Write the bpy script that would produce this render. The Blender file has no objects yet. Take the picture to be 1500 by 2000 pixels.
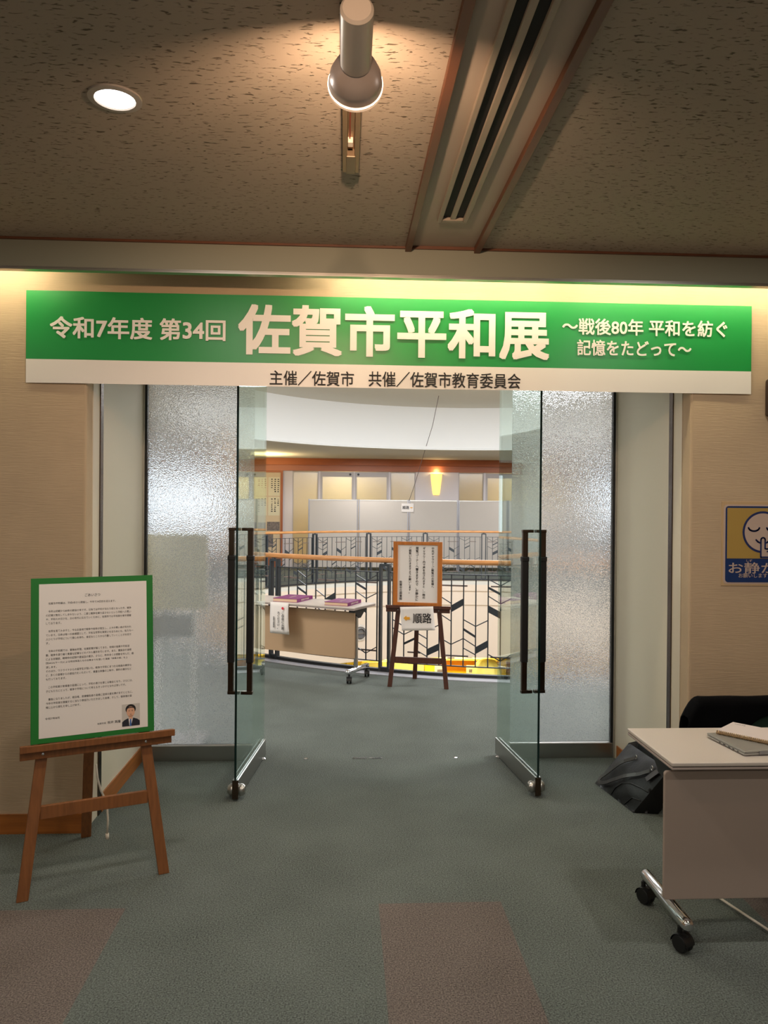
import bpy, bmesh, math, random
from mathutils import Vector, Matrix, noise
random.seed(7)
S = bpy.context.scene
COL = S.collection
V = Vector
PI = math.pi

# ------------------------------------------------------------------ camera, world, exposure
cam_d = bpy.data.cameras.new('camera'); cam = bpy.data.objects.new('camera', cam_d); COL.objects.link(cam)
cam_d.sensor_fit = 'VERTICAL'; cam_d.sensor_height = 36.0; cam_d.lens = 27.0
cam_d.clip_start = 0.05; cam_d.clip_end = 100
_p, _y, _r = -0.00447, 0.05098, 0.00812
_fw = V((math.sin(_y)*math.cos(_p), math.cos(_y)*math.cos(_p), math.sin(_p)))
_rt = V((math.cos(_y), -math.sin(_y), 0)); _up = _rt.cross(_fw)
_r2 = math.cos(_r)*_rt + math.sin(_r)*_up; _u2 = -math.sin(_r)*_rt + math.cos(_r)*_up
cam.matrix_world = Matrix(((_r2.x, _u2.x, -_fw.x, 0), (_r2.y, _u2.y, -_fw.y, 0), (_r2.z, _u2.z, -_fw.z, 1.6), (0, 0, 0, 1)))
S.camera = cam
S.view_settings.view_transform = 'Standard'
try: S.view_settings.look = 'None'
except Exception: pass
S.view_settings.gamma = 1.0
S.view_settings.use_curve_mapping = False
S.view_settings.exposure = 0.0
w = bpy.data.worlds.new('world'); S.world = w; w.use_nodes = True
w.node_tree.nodes['Background'].inputs[0].default_value = (1.0, 0.93, 0.82, 1)
w.node_tree.nodes['Background'].inputs[1].default_value = 0.25
S.cycles.max_bounces = 10; S.cycles.transparent_max_bounces = 16; S.cycles.transmission_bounces = 8
S.cycles.caustics_reflective = False; S.cycles.caustics_refractive = True
S.cycles.sample_clamp_indirect = 4.0
# lamp and added fill strengths
DOWN_W, SPOT_W, COVE_E, TOP_FILL_E, DRUM_FILL_E = 13.0, 30.0, 34.0, 11.0, 8.5
WARM, SPOTC, NEUT, DAY = (1, .86, .70), (1, .66, .42), (1, .93, .84), (1, .97, .93)

def light(name, kind, loc, W, color, size=.1, rot=(0, 0, 0), **k):
    d = bpy.data.lights.new(name, kind); d.energy = W; d.color = color
    if kind == 'AREA': d.shape = k.pop('shape', 'DISK'); d.size = size
    else: d.shadow_soft_size = size
    for a, b in k.items(): setattr(d, a, b)
    o = bpy.data.objects.new(name, d); COL.objects.link(o); o.location = loc; o.rotation_euler = rot
    return o
# ceiling downlights of the room (one in frame, the others over and behind the camera)
DOWNS = [(-.695, 2.337), (1.75, 2.337), (-.695, .3), (1.75, .3), (-2.9, 1.3), (.0, -1.95)]
for x, y in DOWNS: light('downlight_lamp', 'AREA', (x, y, 2.800), DOWN_W, NEUT, .11)
# spotlight beam
light('spot_lamp', 'SPOT', (.017, 1.800, 2.610), SPOT_W, SPOTC, .02, (math.radians(82), 0, 0), spot_size=math.radians(172), spot_blend=.35)
light('spot_beam', 'SPOT', (.017, 1.800, 2.610), 26, SPOTC, .02, (math.radians(82), 0, 0), spot_size=math.radians(80), spot_blend=1)
light('rear_spot_beam', 'SPOT', (.017, .30, 2.60), 60, SPOTC, .02, (math.radians(86), 0, 0), spot_size=math.radians(52), spot_blend=1)
light('doorway_fill', 'AREA', (.245, 4.35, 2.49), 11, NEUT, .3)  # unseen light added to brighten the doorway panels
# lights in the gallery beyond, some added as unseen fill
light('gallery_left_lamp', 'AREA', (-2.1, 19.3, 2.45), 42, (1, .78, .40), .9, (PI, 0, 0))
light('lower_floor_fill', 'AREA', (2.0, 19.0, -1.78), 160, (1, .86, .55), 3.0)  # unseen light added under the slab for the lower storey
light('back_room_lamp_a', 'AREA', (.0, 21.75, 2.75), 45, (1, .86, .60), .8)
light('back_room_lamp_b', 'AREA', (5.0, 21.75, 2.75), 45, (1, .86, .60), .8)
light('gallery_fill_a', 'AREA', (-2.6, 6.2, 2.93), 95, DAY, .8)  # this and the next: unseen fill added to brighten the near gallery
light('gallery_fill_b', 'AREA', (3.2, 5.9, 2.93), 95, DAY, .8)
light('far_gallery_lamp_a', 'AREA', (.5, 18.9, 2.93), 40, DAY, .8)
light('far_gallery_lamp_b', 'AREA', (5.0, 18.9, 2.93), 40, DAY, .8)

# ------------------------------------------------------------------ materials
def srgb(r, g, b):
    f = lambda c: (c/255/12.92) if c/255 <= .04045 else ((c/255+.055)/1.055)**2.4
    return (f(r), f(g), f(b), 1)
MATS = {}
def mat(name, rgb, rough=.5, metal=0, spec=.5, emit=None, estr=0, noise_amt=0, nscale=8, nmap=(1, 1, 1), bump=0, bscale=200, bmap=(1, 1, 1), coat=0):
    if name in MATS: return MATS[name]
    m = bpy.data.materials.new(name); m.use_nodes = True; nt = m.node_tree; N = nt.nodes; L = nt.links
    b = N['Principled BSDF']; c = srgb(*rgb)
    b.inputs['Base Color'].default_value = c; b.inputs['Roughness'].default_value = rough; b.inputs['Metallic'].default_value = metal
    b.inputs['Specular IOR Level'].default_value = spec; b.inputs['Coat Weight'].default_value = coat
    if emit: b.inputs['Emission Color'].default_value = srgb(*emit); b.inputs['Emission Strength'].default_value = estr
    tc = N.new('ShaderNodeTexCoord')
    if noise_amt:
        mp = N.new('ShaderNodeMapping'); mp.inputs['Scale'].default_value = nmap; L.new(tc.outputs['Object'], mp.inputs[0])
        n = N.new('ShaderNodeTexNoise'); n.inputs['Scale'].default_value = nscale; n.inputs['Detail'].default_value = 5; L.new(mp.outputs[0], n.inputs['Vector'])
        r = N.new('ShaderNodeValToRGB'); e = r.color_ramp.elements
        e[0].position = .3; e[1].position = .7
        e[0].color = tuple(x*(1-noise_amt) for x in c[:3])+(1,); e[1].color = tuple(min(1, x*(1+noise_amt*.6)) for x in c[:3])+(1,)
        L.new(n.outputs['Fac'], r.inputs[0]); L.new(r.outputs[0], b.inputs['Base Color'])
    if bump:
        mp = N.new('ShaderNodeMapping'); mp.inputs['Scale'].default_value = bmap; L.new(tc.outputs['Object'], mp.inputs[0])
        n = N.new('ShaderNodeTexNoise'); n.inputs['Scale'].default_value = bscale; n.inputs['Detail'].default_value = 3; L.new(mp.outputs[0], n.inputs['Vector'])
        bp = N.new('ShaderNodeBump'); bp.inputs['Strength'].default_value = bump; bp.inputs['Distance'].default_value = .002
        L.new(n.outputs['Fac'], bp.inputs['Height']); L.new(bp.outputs[0], b.inputs['Normal'])
    MATS[name] = m; return m
wallpaper = mat('wallpaper', (192, 167, 137), .8, noise_amt=.05, nscale=6, bump=.6, bscale=55, bmap=(.25, 1, 4.5))
reveal_white = mat('reveal_panel', (224, 210, 188), .45)
plaster = mat('white_plaster', (236, 236, 234), .8)
grey_paint = mat('grey_paint', (210, 207, 198), .8)
soffit_grey = mat('soffit_grey', (212, 204, 190), .8)
fascia_mat = mat('fascia_paint', (142, 142, 126), .6)
strip_mat = mat('strip_panel', (176, 160, 144), .6)
alu = mat('aluminium', (190, 186, 180), .35, 1)
steel = mat('brushed_steel', (176, 174, 170), .28, 1, bump=.1, bscale=60, bmap=(1, 1, 20))
darksteel = mat('dark_steel_reveal_strip', (88, 74, 66), .25, 1)
chrome = mat('chrome', (225, 225, 228), .08, 1)
bronze = mat('bronze_metal', (92, 76, 64), .25, 1)
black = mat('black_plastic', (20, 20, 21), .45)
blackslot = mat('vent_black', (6, 6, 7), .8)
gripblack = mat('black_grip', (17, 13, 13), .5)
iron = mat('railing_iron', (52, 58, 64), .4)
ironbrown = mat('railing_flat', (112, 98, 92), .5)
wood_rail = mat('handrail_wood', (212, 150, 92), .35, noise_amt=.18, nscale=7, nmap=(1, 1, 6))
wood_trim = mat('trim_wood', (108, 66, 44), .45, noise_amt=.22, nscale=9, nmap=(1, .15, 6))
wood_base = mat('baseboard_wood', (166, 98, 40), .4, noise_amt=.25, nscale=8, nmap=(.3, .3, 6))
wood_easel = mat('easel_wood', (136, 84, 44), .5, noise_amt=.22, nscale=14, nmap=(6, 6, .5))
wood_dark = mat('dark_easel_wood', (84, 48, 36), .45, noise_amt=.25, nscale=14, nmap=(6, 6, .5))
wood_frame = mat('notice_frame_wood', (190, 112, 44), .4, noise_amt=.15, nscale=12, nmap=(5, 5, .8))
wood_band = mat('band_wood', (176, 92, 36), .45, noise_amt=.12, nscale=3, nmap=(.3, 1, 8))
wood_band2 = mat('band_wood_pale', (188, 118, 88), .5, noise_amt=.06, nscale=3, nmap=(.3, 1, 8))
paper = mat('white_paper', (238, 230, 224), .7)
cream = mat('cream_paper', (226, 218, 190), .7)
green = mat('banner_green', (22, 140, 62), .38)
greenboard = mat('board_green', (22, 118, 40), .6)
vinyl = mat('banner_white', (240, 232, 224), .42)
ink = mat('black_ink', (32, 26, 26), .7)
inkw = mat('white_ink', (246, 238, 228), .5)
inkred = mat('red_ink', (214, 36, 56), .6)
inkorange = mat('orange_ink', (240, 168, 40), .6)
desk_top = mat('desk_laminate', (206, 194, 184), .35, noise_amt=.03, nscale=300)
desk_panel = mat('desk_panel', (172, 154, 142), .5)
table_panel = mat('table_panel', (188, 156, 122), .5)
desk_edge = mat('desk_edge', (176, 160, 152), .45)
purple = mat('purple_cover', (128, 40, 110), .45)
pages = mat('book_pages', (222, 190, 160), .8)
leather = mat('black_leather', (15, 14, 15), .5, spec=.35, bump=.35, bscale=90)
cloth_black = mat('black_cloth', (5, 5, 7), .95, spec=.1, bump=.4, bscale=120)
chair_green = mat('chair_green', (44, 70, 58), .85)
laptop_m = mat('laptop_silver', (178, 178, 174), .35, .6)
gold = mat('gold_wire', (206, 170, 108), .3, 1)
string_m = mat('white_cord', (226, 214, 198), .8)
board_grey = mat('partition_grey', (202, 193, 184), .85, noise_amt=.02, nscale=200)
yellow = mat('yellow_paint', (250, 214, 40), .5)
yellow_l = mat('pale_yellow', (250, 236, 120), .6)
orange_y = mat('amber_wood', (226, 152, 16), .5)
fascia_white = mat('fascia_white', (224, 208, 190), .8)
beige_board = mat('beige_board', (206, 196, 160), .7)
signblue = mat('sign_blue', (10, 44, 98), .45)
signyellow = mat('sign_yellow', (172, 140, 70), .5)
signgrey = mat('sign_pale', (192, 168, 154), .5)
signnavy = mat('sign_outline', (24, 40, 92), .5)
skin = mat('photo_skin', (226, 172, 140), .6)
hairm = mat('photo_hair', (30, 24, 22), .6)
suit = mat('photo_suit', (34, 34, 46), .6)
tie = mat('photo_tie', (60, 104, 170), .6)
photo_bg = mat('photo_backdrop', (206, 198, 190), .6)
photo_grey = mat('old_photo_grey', (128, 118, 114), .7, noise_amt=.5, nscale=30)
sconce_m = mat('sconce_glow', (250, 200, 120), .6, emit=(255, 216, 120), estr=1.25)
lens_m = mat('downlight_lens', (255, 255, 255), .5, emit=(255, 255, 255), estr=9)
bulb_m = mat('spot_bulb', (255, 220, 180), .5, emit=(255, 190, 130), estr=6)
tube_m = mat('lit_tube', (255, 255, 255), .5, emit=(255, 244, 206), estr=COVE_E)
tube_off = mat('unlit_tube', (220, 220, 215), .5)
fill_disc_m = mat('fill_disc_glow', (250, 250, 250), .5, emit=(246, 250, 255), estr=TOP_FILL_E)  # glow of the disc added above the void
lamp_body = mat('lamp_body_metal', (208, 194, 180), .35, .25)
shade_m = mat('lamp_shade_enamel', (188, 172, 164), .35, .3)
rim_m = mat('lamp_rim', (250, 244, 236), .3)
_n = rim_m.node_tree.nodes; _t = _n.new('ShaderNodeBsdfTranslucent'); _t.inputs[0].default_value = (.95, .93, .9, 1); _x = _n.new('ShaderNodeMixShader'); _x.inputs[0].default_value = .6
rim_m.node_tree.links.new(_n['Principled BSDF'].outputs[0], _x.inputs[1]); rim_m.node_tree.links.new(_t.outputs[0], _x.inputs[2]); rim_m.node_tree.links.new(_x.outputs[0], _n['Material Output'].inputs[0])
glass_edge = mat('glass_edge', (8, 38, 36), .15)

def carpet():
    m = bpy.data.materials.new('carpet'); m.use_nodes = True; nt = m.node_tree; N = nt.nodes; L = nt.links; b = N['Principled BSDF']
    b.inputs['Roughness'].default_value = .95; b.inputs['Specular IOR Level'].default_value = .15
    g = N.new('ShaderNodeNewGeometry'); sx = N.new('ShaderNodeSeparateXYZ'); L.new(g.outputs['Position'], sx.inputs[0])
    def M(op, a, c=None):
        n = N.new('ShaderNodeMath'); n.operation = op
        for i, q in enumerate((a, c)):
            if q is None: continue
            if isinstance(q, (int, float)): n.inputs[i].default_value = q
            else: L.new(q, n.inputs[i])
        return n.outputs[0]
    X = M('FLOORED_MODULO', M('ADD', sx.outputs[0], -.149), 1.507)
    k = M('MULTIPLY', M('LESS_THAN', X, .499), M('MULTIPLY', M('LESS_THAN', sx.outputs[1], 3.099), M('GREATER_THAN', sx.outputs[1], 1.6)))
    n = N.new('ShaderNodeTexNoise'); n.inputs['Scale'].default_value = 170; n.inputs['Detail'].default_value = 3; L.new(g.outputs['Position'], n.inputs['Vector'])
    n2 = N.new('ShaderNodeTexNoise'); n2.inputs['Scale'].default_value = 2.5; n2.inputs['Detail'].default_value = 4; L.new(g.outputs['Position'], n2.inputs['Vector'])
    mx = N.new('ShaderNodeMix'); mx.data_type = 'RGBA'; L.new(k, mx.inputs[0])
    mx.inputs[6].default_value = srgb(101, 107, 102); mx.inputs[7].default_value = srgb(113, 103, 97)
    f = M('ADD', M('MULTIPLY', n.outputs['Fac'], 2.8), M('MULTIPLY', n2.outputs['Fac'], .5)); f = M('ADD', f, -.67)
    ml = N.new('ShaderNodeVectorMath'); ml.operation = 'SCALE'; L.new(mx.outputs[2], ml.inputs[0]); L.new(f, ml.inputs['Scale'])
    L.new(ml.outputs[0], b.inputs['Base Color'])
    bp = N.new('ShaderNodeBump'); bp.inputs['Strength'].default_value = .7; bp.inputs['Distance'].default_value = .003
    L.new(n.outputs['Fac'], bp.inputs['Height']); L.new(bp.outputs[0], b.inputs['Normal'])
    return m
carpet_m = carpet()
def ceiling_mat():
    m = bpy.data.materials.new('fissured_ceiling'); m.use_nodes = True; nt = m.node_tree; N = nt.nodes; L = nt.links; b = N['Principled BSDF']
    b.inputs['Roughness'].default_value = .75; b.inputs['Specular IOR Level'].default_value = .25
    tc = N.new('ShaderNodeTexCoord')
    def nz(scale, mp, det=2):
        a = N.new('ShaderNodeMapping'); a.inputs['Scale'].default_value = mp; L.new(tc.outputs['Object'], a.inputs[0])
        n = N.new('ShaderNodeTexNoise'); n.inputs['Scale'].default_value = scale; n.inputs['Detail'].default_value = det; n.inputs['Distortion'].default_value = .6
        L.new(a.outputs[0], n.inputs['Vector']); return n
    a = nz(78, (.42, 1.35, 1), 2.5)
    r = N.new('ShaderNodeValToRGB'); r.color_ramp.elements[0].position = .31; r.color_ramp.elements[1].position = .40
    L.new(a.outputs['Fac'], r.inputs[0])
    mx = N.new('ShaderNodeMix'); mx.data_type = 'RGBA'; L.new(r.outputs[0], mx.inputs[0])
    mx.inputs[6].default_value = srgb(104, 92, 78); mx.inputs[7].default_value = srgb(174, 160, 144); L.new(mx.outputs[2], b.inputs['Base Color'])
    bp = N.new('ShaderNodeBump'); bp.inputs['Strength'].default_value = .8; bp.inputs['Distance'].default_value = .004
    L.new(r.outputs[0], bp.inputs['Height']); L.new(bp.outputs[0], b.inputs['Normal'])
    return m
ceil_m = ceiling_mat()
def clear_glass():
    m = bpy.data.materials.new('clear_green_glass'); m.use_nodes = True; nt = m.node_tree; N = nt.nodes; L = nt.links
    N.remove(N['Principled BSDF']); t = N.new('ShaderNodeBsdfTransparent'); t.inputs[0].default_value = (.88, .945, .92, 1)
    g = N.new('ShaderNodeBsdfGlossy'); g.inputs['Roughness'].default_value = .01; g.inputs[0].default_value = (.9, .98, .95, 1)
    lw = N.new('ShaderNodeLayerWeight'); lw.inputs[0].default_value = .5
    p = N.new('ShaderNodeMath'); p.operation = 'POWER'; p.inputs[1].default_value = 4; L.new(lw.outputs['Facing'], p.inputs[0])
    q = N.new('ShaderNodeMath'); q.operation = 'MULTIPLY_ADD'; q.inputs[1].default_value = .9; q.inputs[2].default_value = .04; L.new(p.outputs[0], q.inputs[0])
    x = N.new('ShaderNodeMixShader'); L.new(q.outputs[0], x.inputs[0]); L.new(t.outputs[0], x.inputs[1]); L.new(g.outputs[0], x.inputs[2])
    L.new(x.outputs[0], N['Material Output'].inputs[0]); return m
glass_m = clear_glass()
def frosted():
    m = bpy.data.materials.new('pebbled_frosted_glass'); m.use_nodes = True; nt = m.node_tree; N = nt.nodes; L = nt.links
    N.remove(N['Principled BSDF'])
    r = N.new('ShaderNodeBsdfRefraction'); r.inputs['Roughness'].default_value = .07; r.inputs['IOR'].default_value = 1.3; r.inputs[0].default_value = (.95, .97, .97, 1)
    g = N.new('ShaderNodeBsdfGlossy'); g.inputs['Roughness'].default_value = .3
    tc = N.new('ShaderNodeTexCoord'); n = N.new('ShaderNodeTexVoronoi'); n.inputs['Scale'].default_value = 120; L.new(tc.outputs['Object'], n.inputs['Vector'])
    bp = N.new('ShaderNodeBump'); bp.inputs['Strength'].default_value = .35; bp.inputs['Distance'].default_value = .003; L.new(n.outputs['Distance'], bp.inputs['Height'])
    L.new(bp.outputs[0], r.inputs['Normal'])
    sp_ = N.new('ShaderNodeTexNoise'); sp_.inputs['Scale'].default_value = 210; sp_.inputs['Detail'].default_value = 1.5; L.new(tc.outputs['Object'], sp_.inputs['Vector'])
    rp_ = N.new('ShaderNodeValToRGB'); rp_.color_ramp.elements[0].position = .34; rp_.color_ramp.elements[1].position = .47; rp_.color_ramp.elements[0].color = (.68, .70, .72, 1); rp_.color_ramp.elements[1].color = (1, 1, 1, 1)
    L.new(sp_.outputs['Fac'], rp_.inputs[0]); L.new(rp_.outputs[0], r.inputs[0])
    d = N.new('ShaderNodeBsdfTranslucent'); d.inputs[0].default_value = (.9, .95, .97, 1)
    y = N.new('ShaderNodeMixShader'); y.inputs[0].default_value = .18; L.new(r.outputs[0], y.inputs[1]); L.new(d.outputs[0], y.inputs[2])
    x = N.new('ShaderNodeMixShader'); x.inputs[0].default_value = .06; L.new(y.outputs[0], x.inputs[1]); L.new(g.outputs[0], x.inputs[2])
    L.new(x.outputs[0], N['Material Output'].inputs[0]); return m
frost_m = frosted()
def backlit():
    m = bpy.data.materials.new('satin_window_glass'); m.use_nodes = True; nt = m.node_tree; N = nt.nodes; L = nt.links
    N.remove(N['Principled BSDF'])
    t = N.new('ShaderNodeBsdfTranslucent'); t.inputs[0].default_value = (.9, .86, .74, 1)
    dd = N.new('ShaderNodeBsdfDiffuse'); dd.inputs[0].default_value = (.5, .48, .38, 1)
    g = N.new('ShaderNodeBsdfGlossy'); g.inputs['Roughness'].default_value = .15
    y = N.new('ShaderNodeMixShader'); y.inputs[0].default_value = .35; L.new(t.outputs[0], y.inputs[1]); L.new(dd.outputs[0], y.inputs[2])
    x = N.new('ShaderNodeMixShader'); x.inputs[0].default_value = .1; L.new(y.outputs[0], x.inputs[1]); L.new(g.outputs[0], x.inputs[2])
    L.new(x.outputs[0], N['Material Output'].inputs[0]); return m
satin_m = backlit()

# ------------------------------------------------------------------ mesh helpers
class MB:
    def __init__(s): s.bm = bmesh.new(); s.mi = 0
    def _m(s, fs):
        for f in fs: f.material_index = s.mi
    def box(s, x0, x1, y0, y1, z0, z1, M=None):
        vs = [s.bm.verts.new(V((x, y, z)) if M is None else M @ V((x, y, z))) for x in (x0, x1) for y in (y0, y1) for z in (z0, z1)]
        s._m([s.bm.faces.new([vs[i] for i in f]) for f in ((0, 1, 3, 2), (4, 6, 7, 5), (0, 4, 5, 1), (2, 3, 7, 6), (0, 2, 6, 4), (1, 5, 7, 3))]); return s
    def bar(s, a, b, wx, wy, ref=(0, 0, 1)):   # rectangular bar a->b, wx across, wy in the other direction
        a, b = V(a), V(b); d = (b-a).normalized(); x = d.cross(V(ref))
        if x.length < 1e-4: x = d.cross(V((0, 1, 0)))
        x.normalize(); y = x.cross(d)
        A = [s.bm.verts.new(p + x*i*wx/2 + y*j*wy/2) for p in (a, b) for i, j in ((-1, -1), (1, -1), (1, 1), (-1, 1))]
        s._m([s.bm.faces.new([A[i] for i in f]) for f in ((3, 2, 1, 0), (4, 5, 6, 7), (0, 1, 5, 4), (1, 2, 6, 5), (2, 3, 7, 6), (3, 0, 4, 7))]); return s
    def poly(s, pts):
        s._m([s.bm.faces.new([s.bm.verts.new(V(p)) for p in pts])]); return s
    def prism(s, pts, off):
        o = V(off); a = [s.bm.verts.new(V(p)) for p in pts]; b = [s.bm.verts.new(V(p)+o) for p in pts]; n = len(a)
        fs = [s.bm.faces.new(a[::-1]), s.bm.faces.new(b)] + [s.bm.faces.new((a[i], a[(i+1) % n], b[(i+1) % n], b[i])) for i in range(n)]
        s._m(fs); return s
    def tube(s, pts, r, seg=10, closed=False, caps=True):
        pts = [V(p) for p in pts]; n = len(pts); rings = []; px = None
        for i, p in enumerate(pts):
            q0 = pts[(i-1) % n] if (i or closed) else p; q1 = pts[(i+1) % n] if (i < n-1 or closed) else p
            d = (q1-q0).normalized()
            x = (px - d*px.dot(d)) if px else d.cross(V((0, 0, 1)) if abs(d.z) < .9 else V((1, 0, 0)))
            x.normalize(); px = x; y = d.cross(x); rr = r[i] if isinstance(r, (list, tuple)) else r
            rings.append([s.bm.verts.new(p + x*rr*math.cos(2*PI*k/seg) + y*rr*math.sin(2*PI*k/seg)) for k in range(seg)])
        m = n if closed else n-1
        for i in range(m):
            A, B = rings[i], rings[(i+1) % n]
            s._m([s.bm.faces.new((A[k], A[(k+1) % seg], B[(k+1) % seg], B[k])) for k in range(seg)])
        if caps and not closed: s._m([s.bm.faces.new(rings[0][::-1]), s.bm.faces.new(rings[-1])])
        return s
    def lathe(s, prof, M=None, seg=32, cap0=False, cap1=False):   # prof (r, z) about local z
        M = M or Matrix(); R = []
        for r, z in prof: R.append([s.bm.verts.new(M @ V((r*math.cos(2*PI*k/seg), r*math.sin(2*PI*k/seg), z))) for k in range(seg)])
        for A, B in zip(R, R[1:]): s._m([s.bm.faces.new((A[k], A[(k+1) % seg], B[(k+1) % seg], B[k])) for k in range(seg)])
        if cap0: s._m([s.bm.faces.new(R[0][::-1])])
        if cap1: s._m([s.bm.faces.new(R[-1])])
        return s
    def build(s, name, mats, parent=None, bevel=0, smooth=False, seg=2, keep_normals=False):
        if not keep_normals: bmesh.ops.recalc_face_normals(s.bm, faces=s.bm.faces[:])
        me = bpy.data.meshes.new(name); s.bm.to_mesh(me); s.bm.free()
        for m in (mats if isinstance(mats, (list, tuple)) else [mats]): me.materials.append(m)
        if smooth:
            for p in me.polygons: p.use_smooth = True
        o = bpy.data.objects.new(name, me); COL.objects.link(o)
        if parent: o.parent = parent
        if bevel:
            b = o.modifiers.new('bevel', 'BEVEL'); b.width = bevel; b.segments = seg; b.limit_method = 'ANGLE'; b.angle_limit = math.radians(40)
        if smooth == 'auto':
            try: me.set_sharp_from_angle(angle=math.radians(40))
            except Exception: pass
        return o
def tag(o, label, cat, group=None, kind=None):
    o['label'] = label; o['category'] = cat
    if group: o['group'] = group
    if kind: o['kind'] = kind
    return o
def struct(o, label, cat): return tag(o, label, cat, None, 'structure')
def empty(name, loc, rz=0):
    o = bpy.data.objects.new(name, None); COL.objects.link(o); o.location = loc; o.rotation_euler = (0, 0, rz); o.empty_display_size = .05
    return o
def copy_tree(o, parent=None):
    c = o.copy(); COL.objects.link(c)
    if parent: c.parent = parent
    for ch in list(o.children): copy_tree(ch, c)
    return c
def text(name, items, m, parent=None):
    """items: (body, M, width, height, bold, align) ; text drawn in XY, fitted to width/height, centred or left/top at M"""
    if 1 < len(items) <= 6: return [text(name, [it], m, parent) for it in items]
    bm = bmesh.new()
    for body, M, wd, ht, bold, al in items:
        c = bpy.data.curves.new('t', 'FONT'); c.body = body; c.size = 1; c.resolution_u = 3
        c.align_x = 'CENTER' if al == 'C' else 'LEFT'
        if '\n' in body: c.space_line = 1.0
        o = bpy.data.objects.new('t', c); COL.objects.link(o); bpy.context.view_layer.update()
        dg = bpy.context.evaluated_depsgraph_get(); me = bpy.data.meshes.new_from_object(o.evaluated_get(dg))
        bpy.data.objects.remove(o); bpy.data.curves.remove(c)
        if len(me.vertices) == 0: continue
        xs = [v.co.x for v in me.vertices]; ys = [v.co.y for v in me.vertices]
        x0, x1, y0, y1 = min(xs), max(xs), min(ys), max(ys)
        sx = wd/(x1-x0) if wd else None; sy = ht/(y1-y0) if ht else None
        sx = sx or sy; sy = sy or sx
        ox = (x0+x1)/2 if al == 'C' else x0; oy = (y0+y1)/2 if al == 'C' else y1
        co = [((v.co.x-ox)*sx, (v.co.y-oy)*sy) for v in me.vertices]
        n_ = 1 if not bold else 9
        for k in range(n_):      # heavier weights: the glyph swept over a small square
            dx, dy = bold*.85*sy*((0, -1, 1, -1, 1, 0, 0, -1, 1)[k]), bold*.85*sy*((0, -1, -1, 1, 1, -1, 1, 0, 0)[k])
            for v, (a, b) in zip(me.vertices, co): v.co = M @ V((a+dx, b+dy, -.00012*k))
            bm.from_mesh(me)
        bpy.data.meshes.remove(me)
    me = bpy.data.meshes.new(name); bm.to_mesh(me); bm.free(); me.materials.append(m)
    o = bpy.data.objects.new(name, me); COL.objects.link(o)
    if parent: o.parent = parent
    return o
def front(x, y, z, roll=0):     # text plane facing -Y : text x -> X, text y -> Z
    return Matrix.Translation((x, y, z)) @ Matrix.Rotation(PI/2, 4, 'X') @ Matrix.Rotation(roll, 4, 'Z')
def rect_hole(mb, x0, x1, y0, y1, z, cx, cy, r, n=120):
    angs = sorted(set([2*PI*k/n for k in range(n)] + [math.atan2(y-cy, x-cx) % (2*PI) for x in (x0, x1) for y in (y0, y1)]))
    inn, out = [], []
    for a in angs:
        c, s_ = math.cos(a), math.sin(a)
        t = min(((x1-cx)/c if c > 1e-9 else (x0-cx)/c if c < -1e-9 else 1e9), ((y1-cy)/s_ if s_ > 1e-9 else (y0-cy)/s_ if s_ < -1e-9 else 1e9))
        inn.append(mb.bm.verts.new((cx+r*c, cy+r*s_, z))); out.append(mb.bm.verts.new((cx+t*c, cy+t*s_, z)))
    k = len(angs)
    for i in range(k): mb._m([mb.bm.faces.new((inn[i], out[i], out[(i+1) % k], inn[(i+1) % k]))])

# ------------------------------------------------------------------ the setting
WY, GY, XL, XR, CZ = 3.828, 4.905, -1.265, 1.755, 2.82
CX, CY, RR = 2.4, 12.15, 5.06
GX0, GX1, GY1 = -6.5, 11.3, 20.9
mb = MB(); mb.poly([(-4, -2, 0), (4, -2, 0), (4, WY+.1, 0), (-4, WY+.1, 0)]); mb.poly([(XL-.1, WY+.1, 0), (XR+.1, WY+.1, 0), (XR+.1, GY, 0), (XL-.1, GY, 0)])
rect_hole(mb, GX0, GX1, GY, GY1, 0, CX, CY, RR)
struct(mb.build('floor', carpet_m), 'grey green carpet floor with mauve tiles near the camera', 'floor')
# front wall with the opening
mb = MB(); mb.prism([(-4, WY, 0), (XL, WY, 0), (XL, WY, 2.5), (XR, WY, 2.5), (XR, WY, 0), (4, WY, 0), (4, WY, 3.0), (-4, WY, 3.0)], (0, .1, 0))
struct(mb.build('wall_front', wallpaper, bevel=.012, seg=3), 'beige papered wall around the wide doorway', 'wall')
mb = MB(); mb.box(-4.1, -4, -2, WY+.1, 0, 3.0); struct(mb.build('wall_left', wallpaper), 'beige papered side wall left of the room', 'wall')
mb = MB(); mb.box(4, 4.1, -2, WY+.1, 0, 3.0); struct(mb.build('wall_right', wallpaper), 'beige papered side wall right of the room', 'wall')
mb = MB(); mb.box(XL-.05, XL, WY+.1, GY+.05, 0, 2.5); struct(mb.build('wall_reveal_left', reveal_white), 'off-white panel lining the left side of the doorway', 'wall')
mb = MB(); mb.box(XR, XR+.05, WY+.1, GY+.05, 0, 2.5); struct(mb.build('wall_reveal_right', reveal_white), 'off-white panel lining the right side of the doorway', 'wall')
mb = MB(); mb.box(XL, XR, WY+.1, GY+.05, 2.5, 2.55); struct(mb.build('ceiling_doorway', reveal_white), 'plain white soffit above the glass doors', 'ceiling')
for nm, x, s_, lb in (('trim_1', XL, 1, 'dark metal vertical strip in the left doorway panel'), ('trim_2', XR, -1, 'dark metal vertical strip in the right doorway panel')):
    mb = MB(); a, b = sorted((x, x+s_*.006)); mb.box(a, b, 4.03, 4.075, 0, 2.5); struct(mb.build(nm, darksteel), lb, 'trim')
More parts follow.
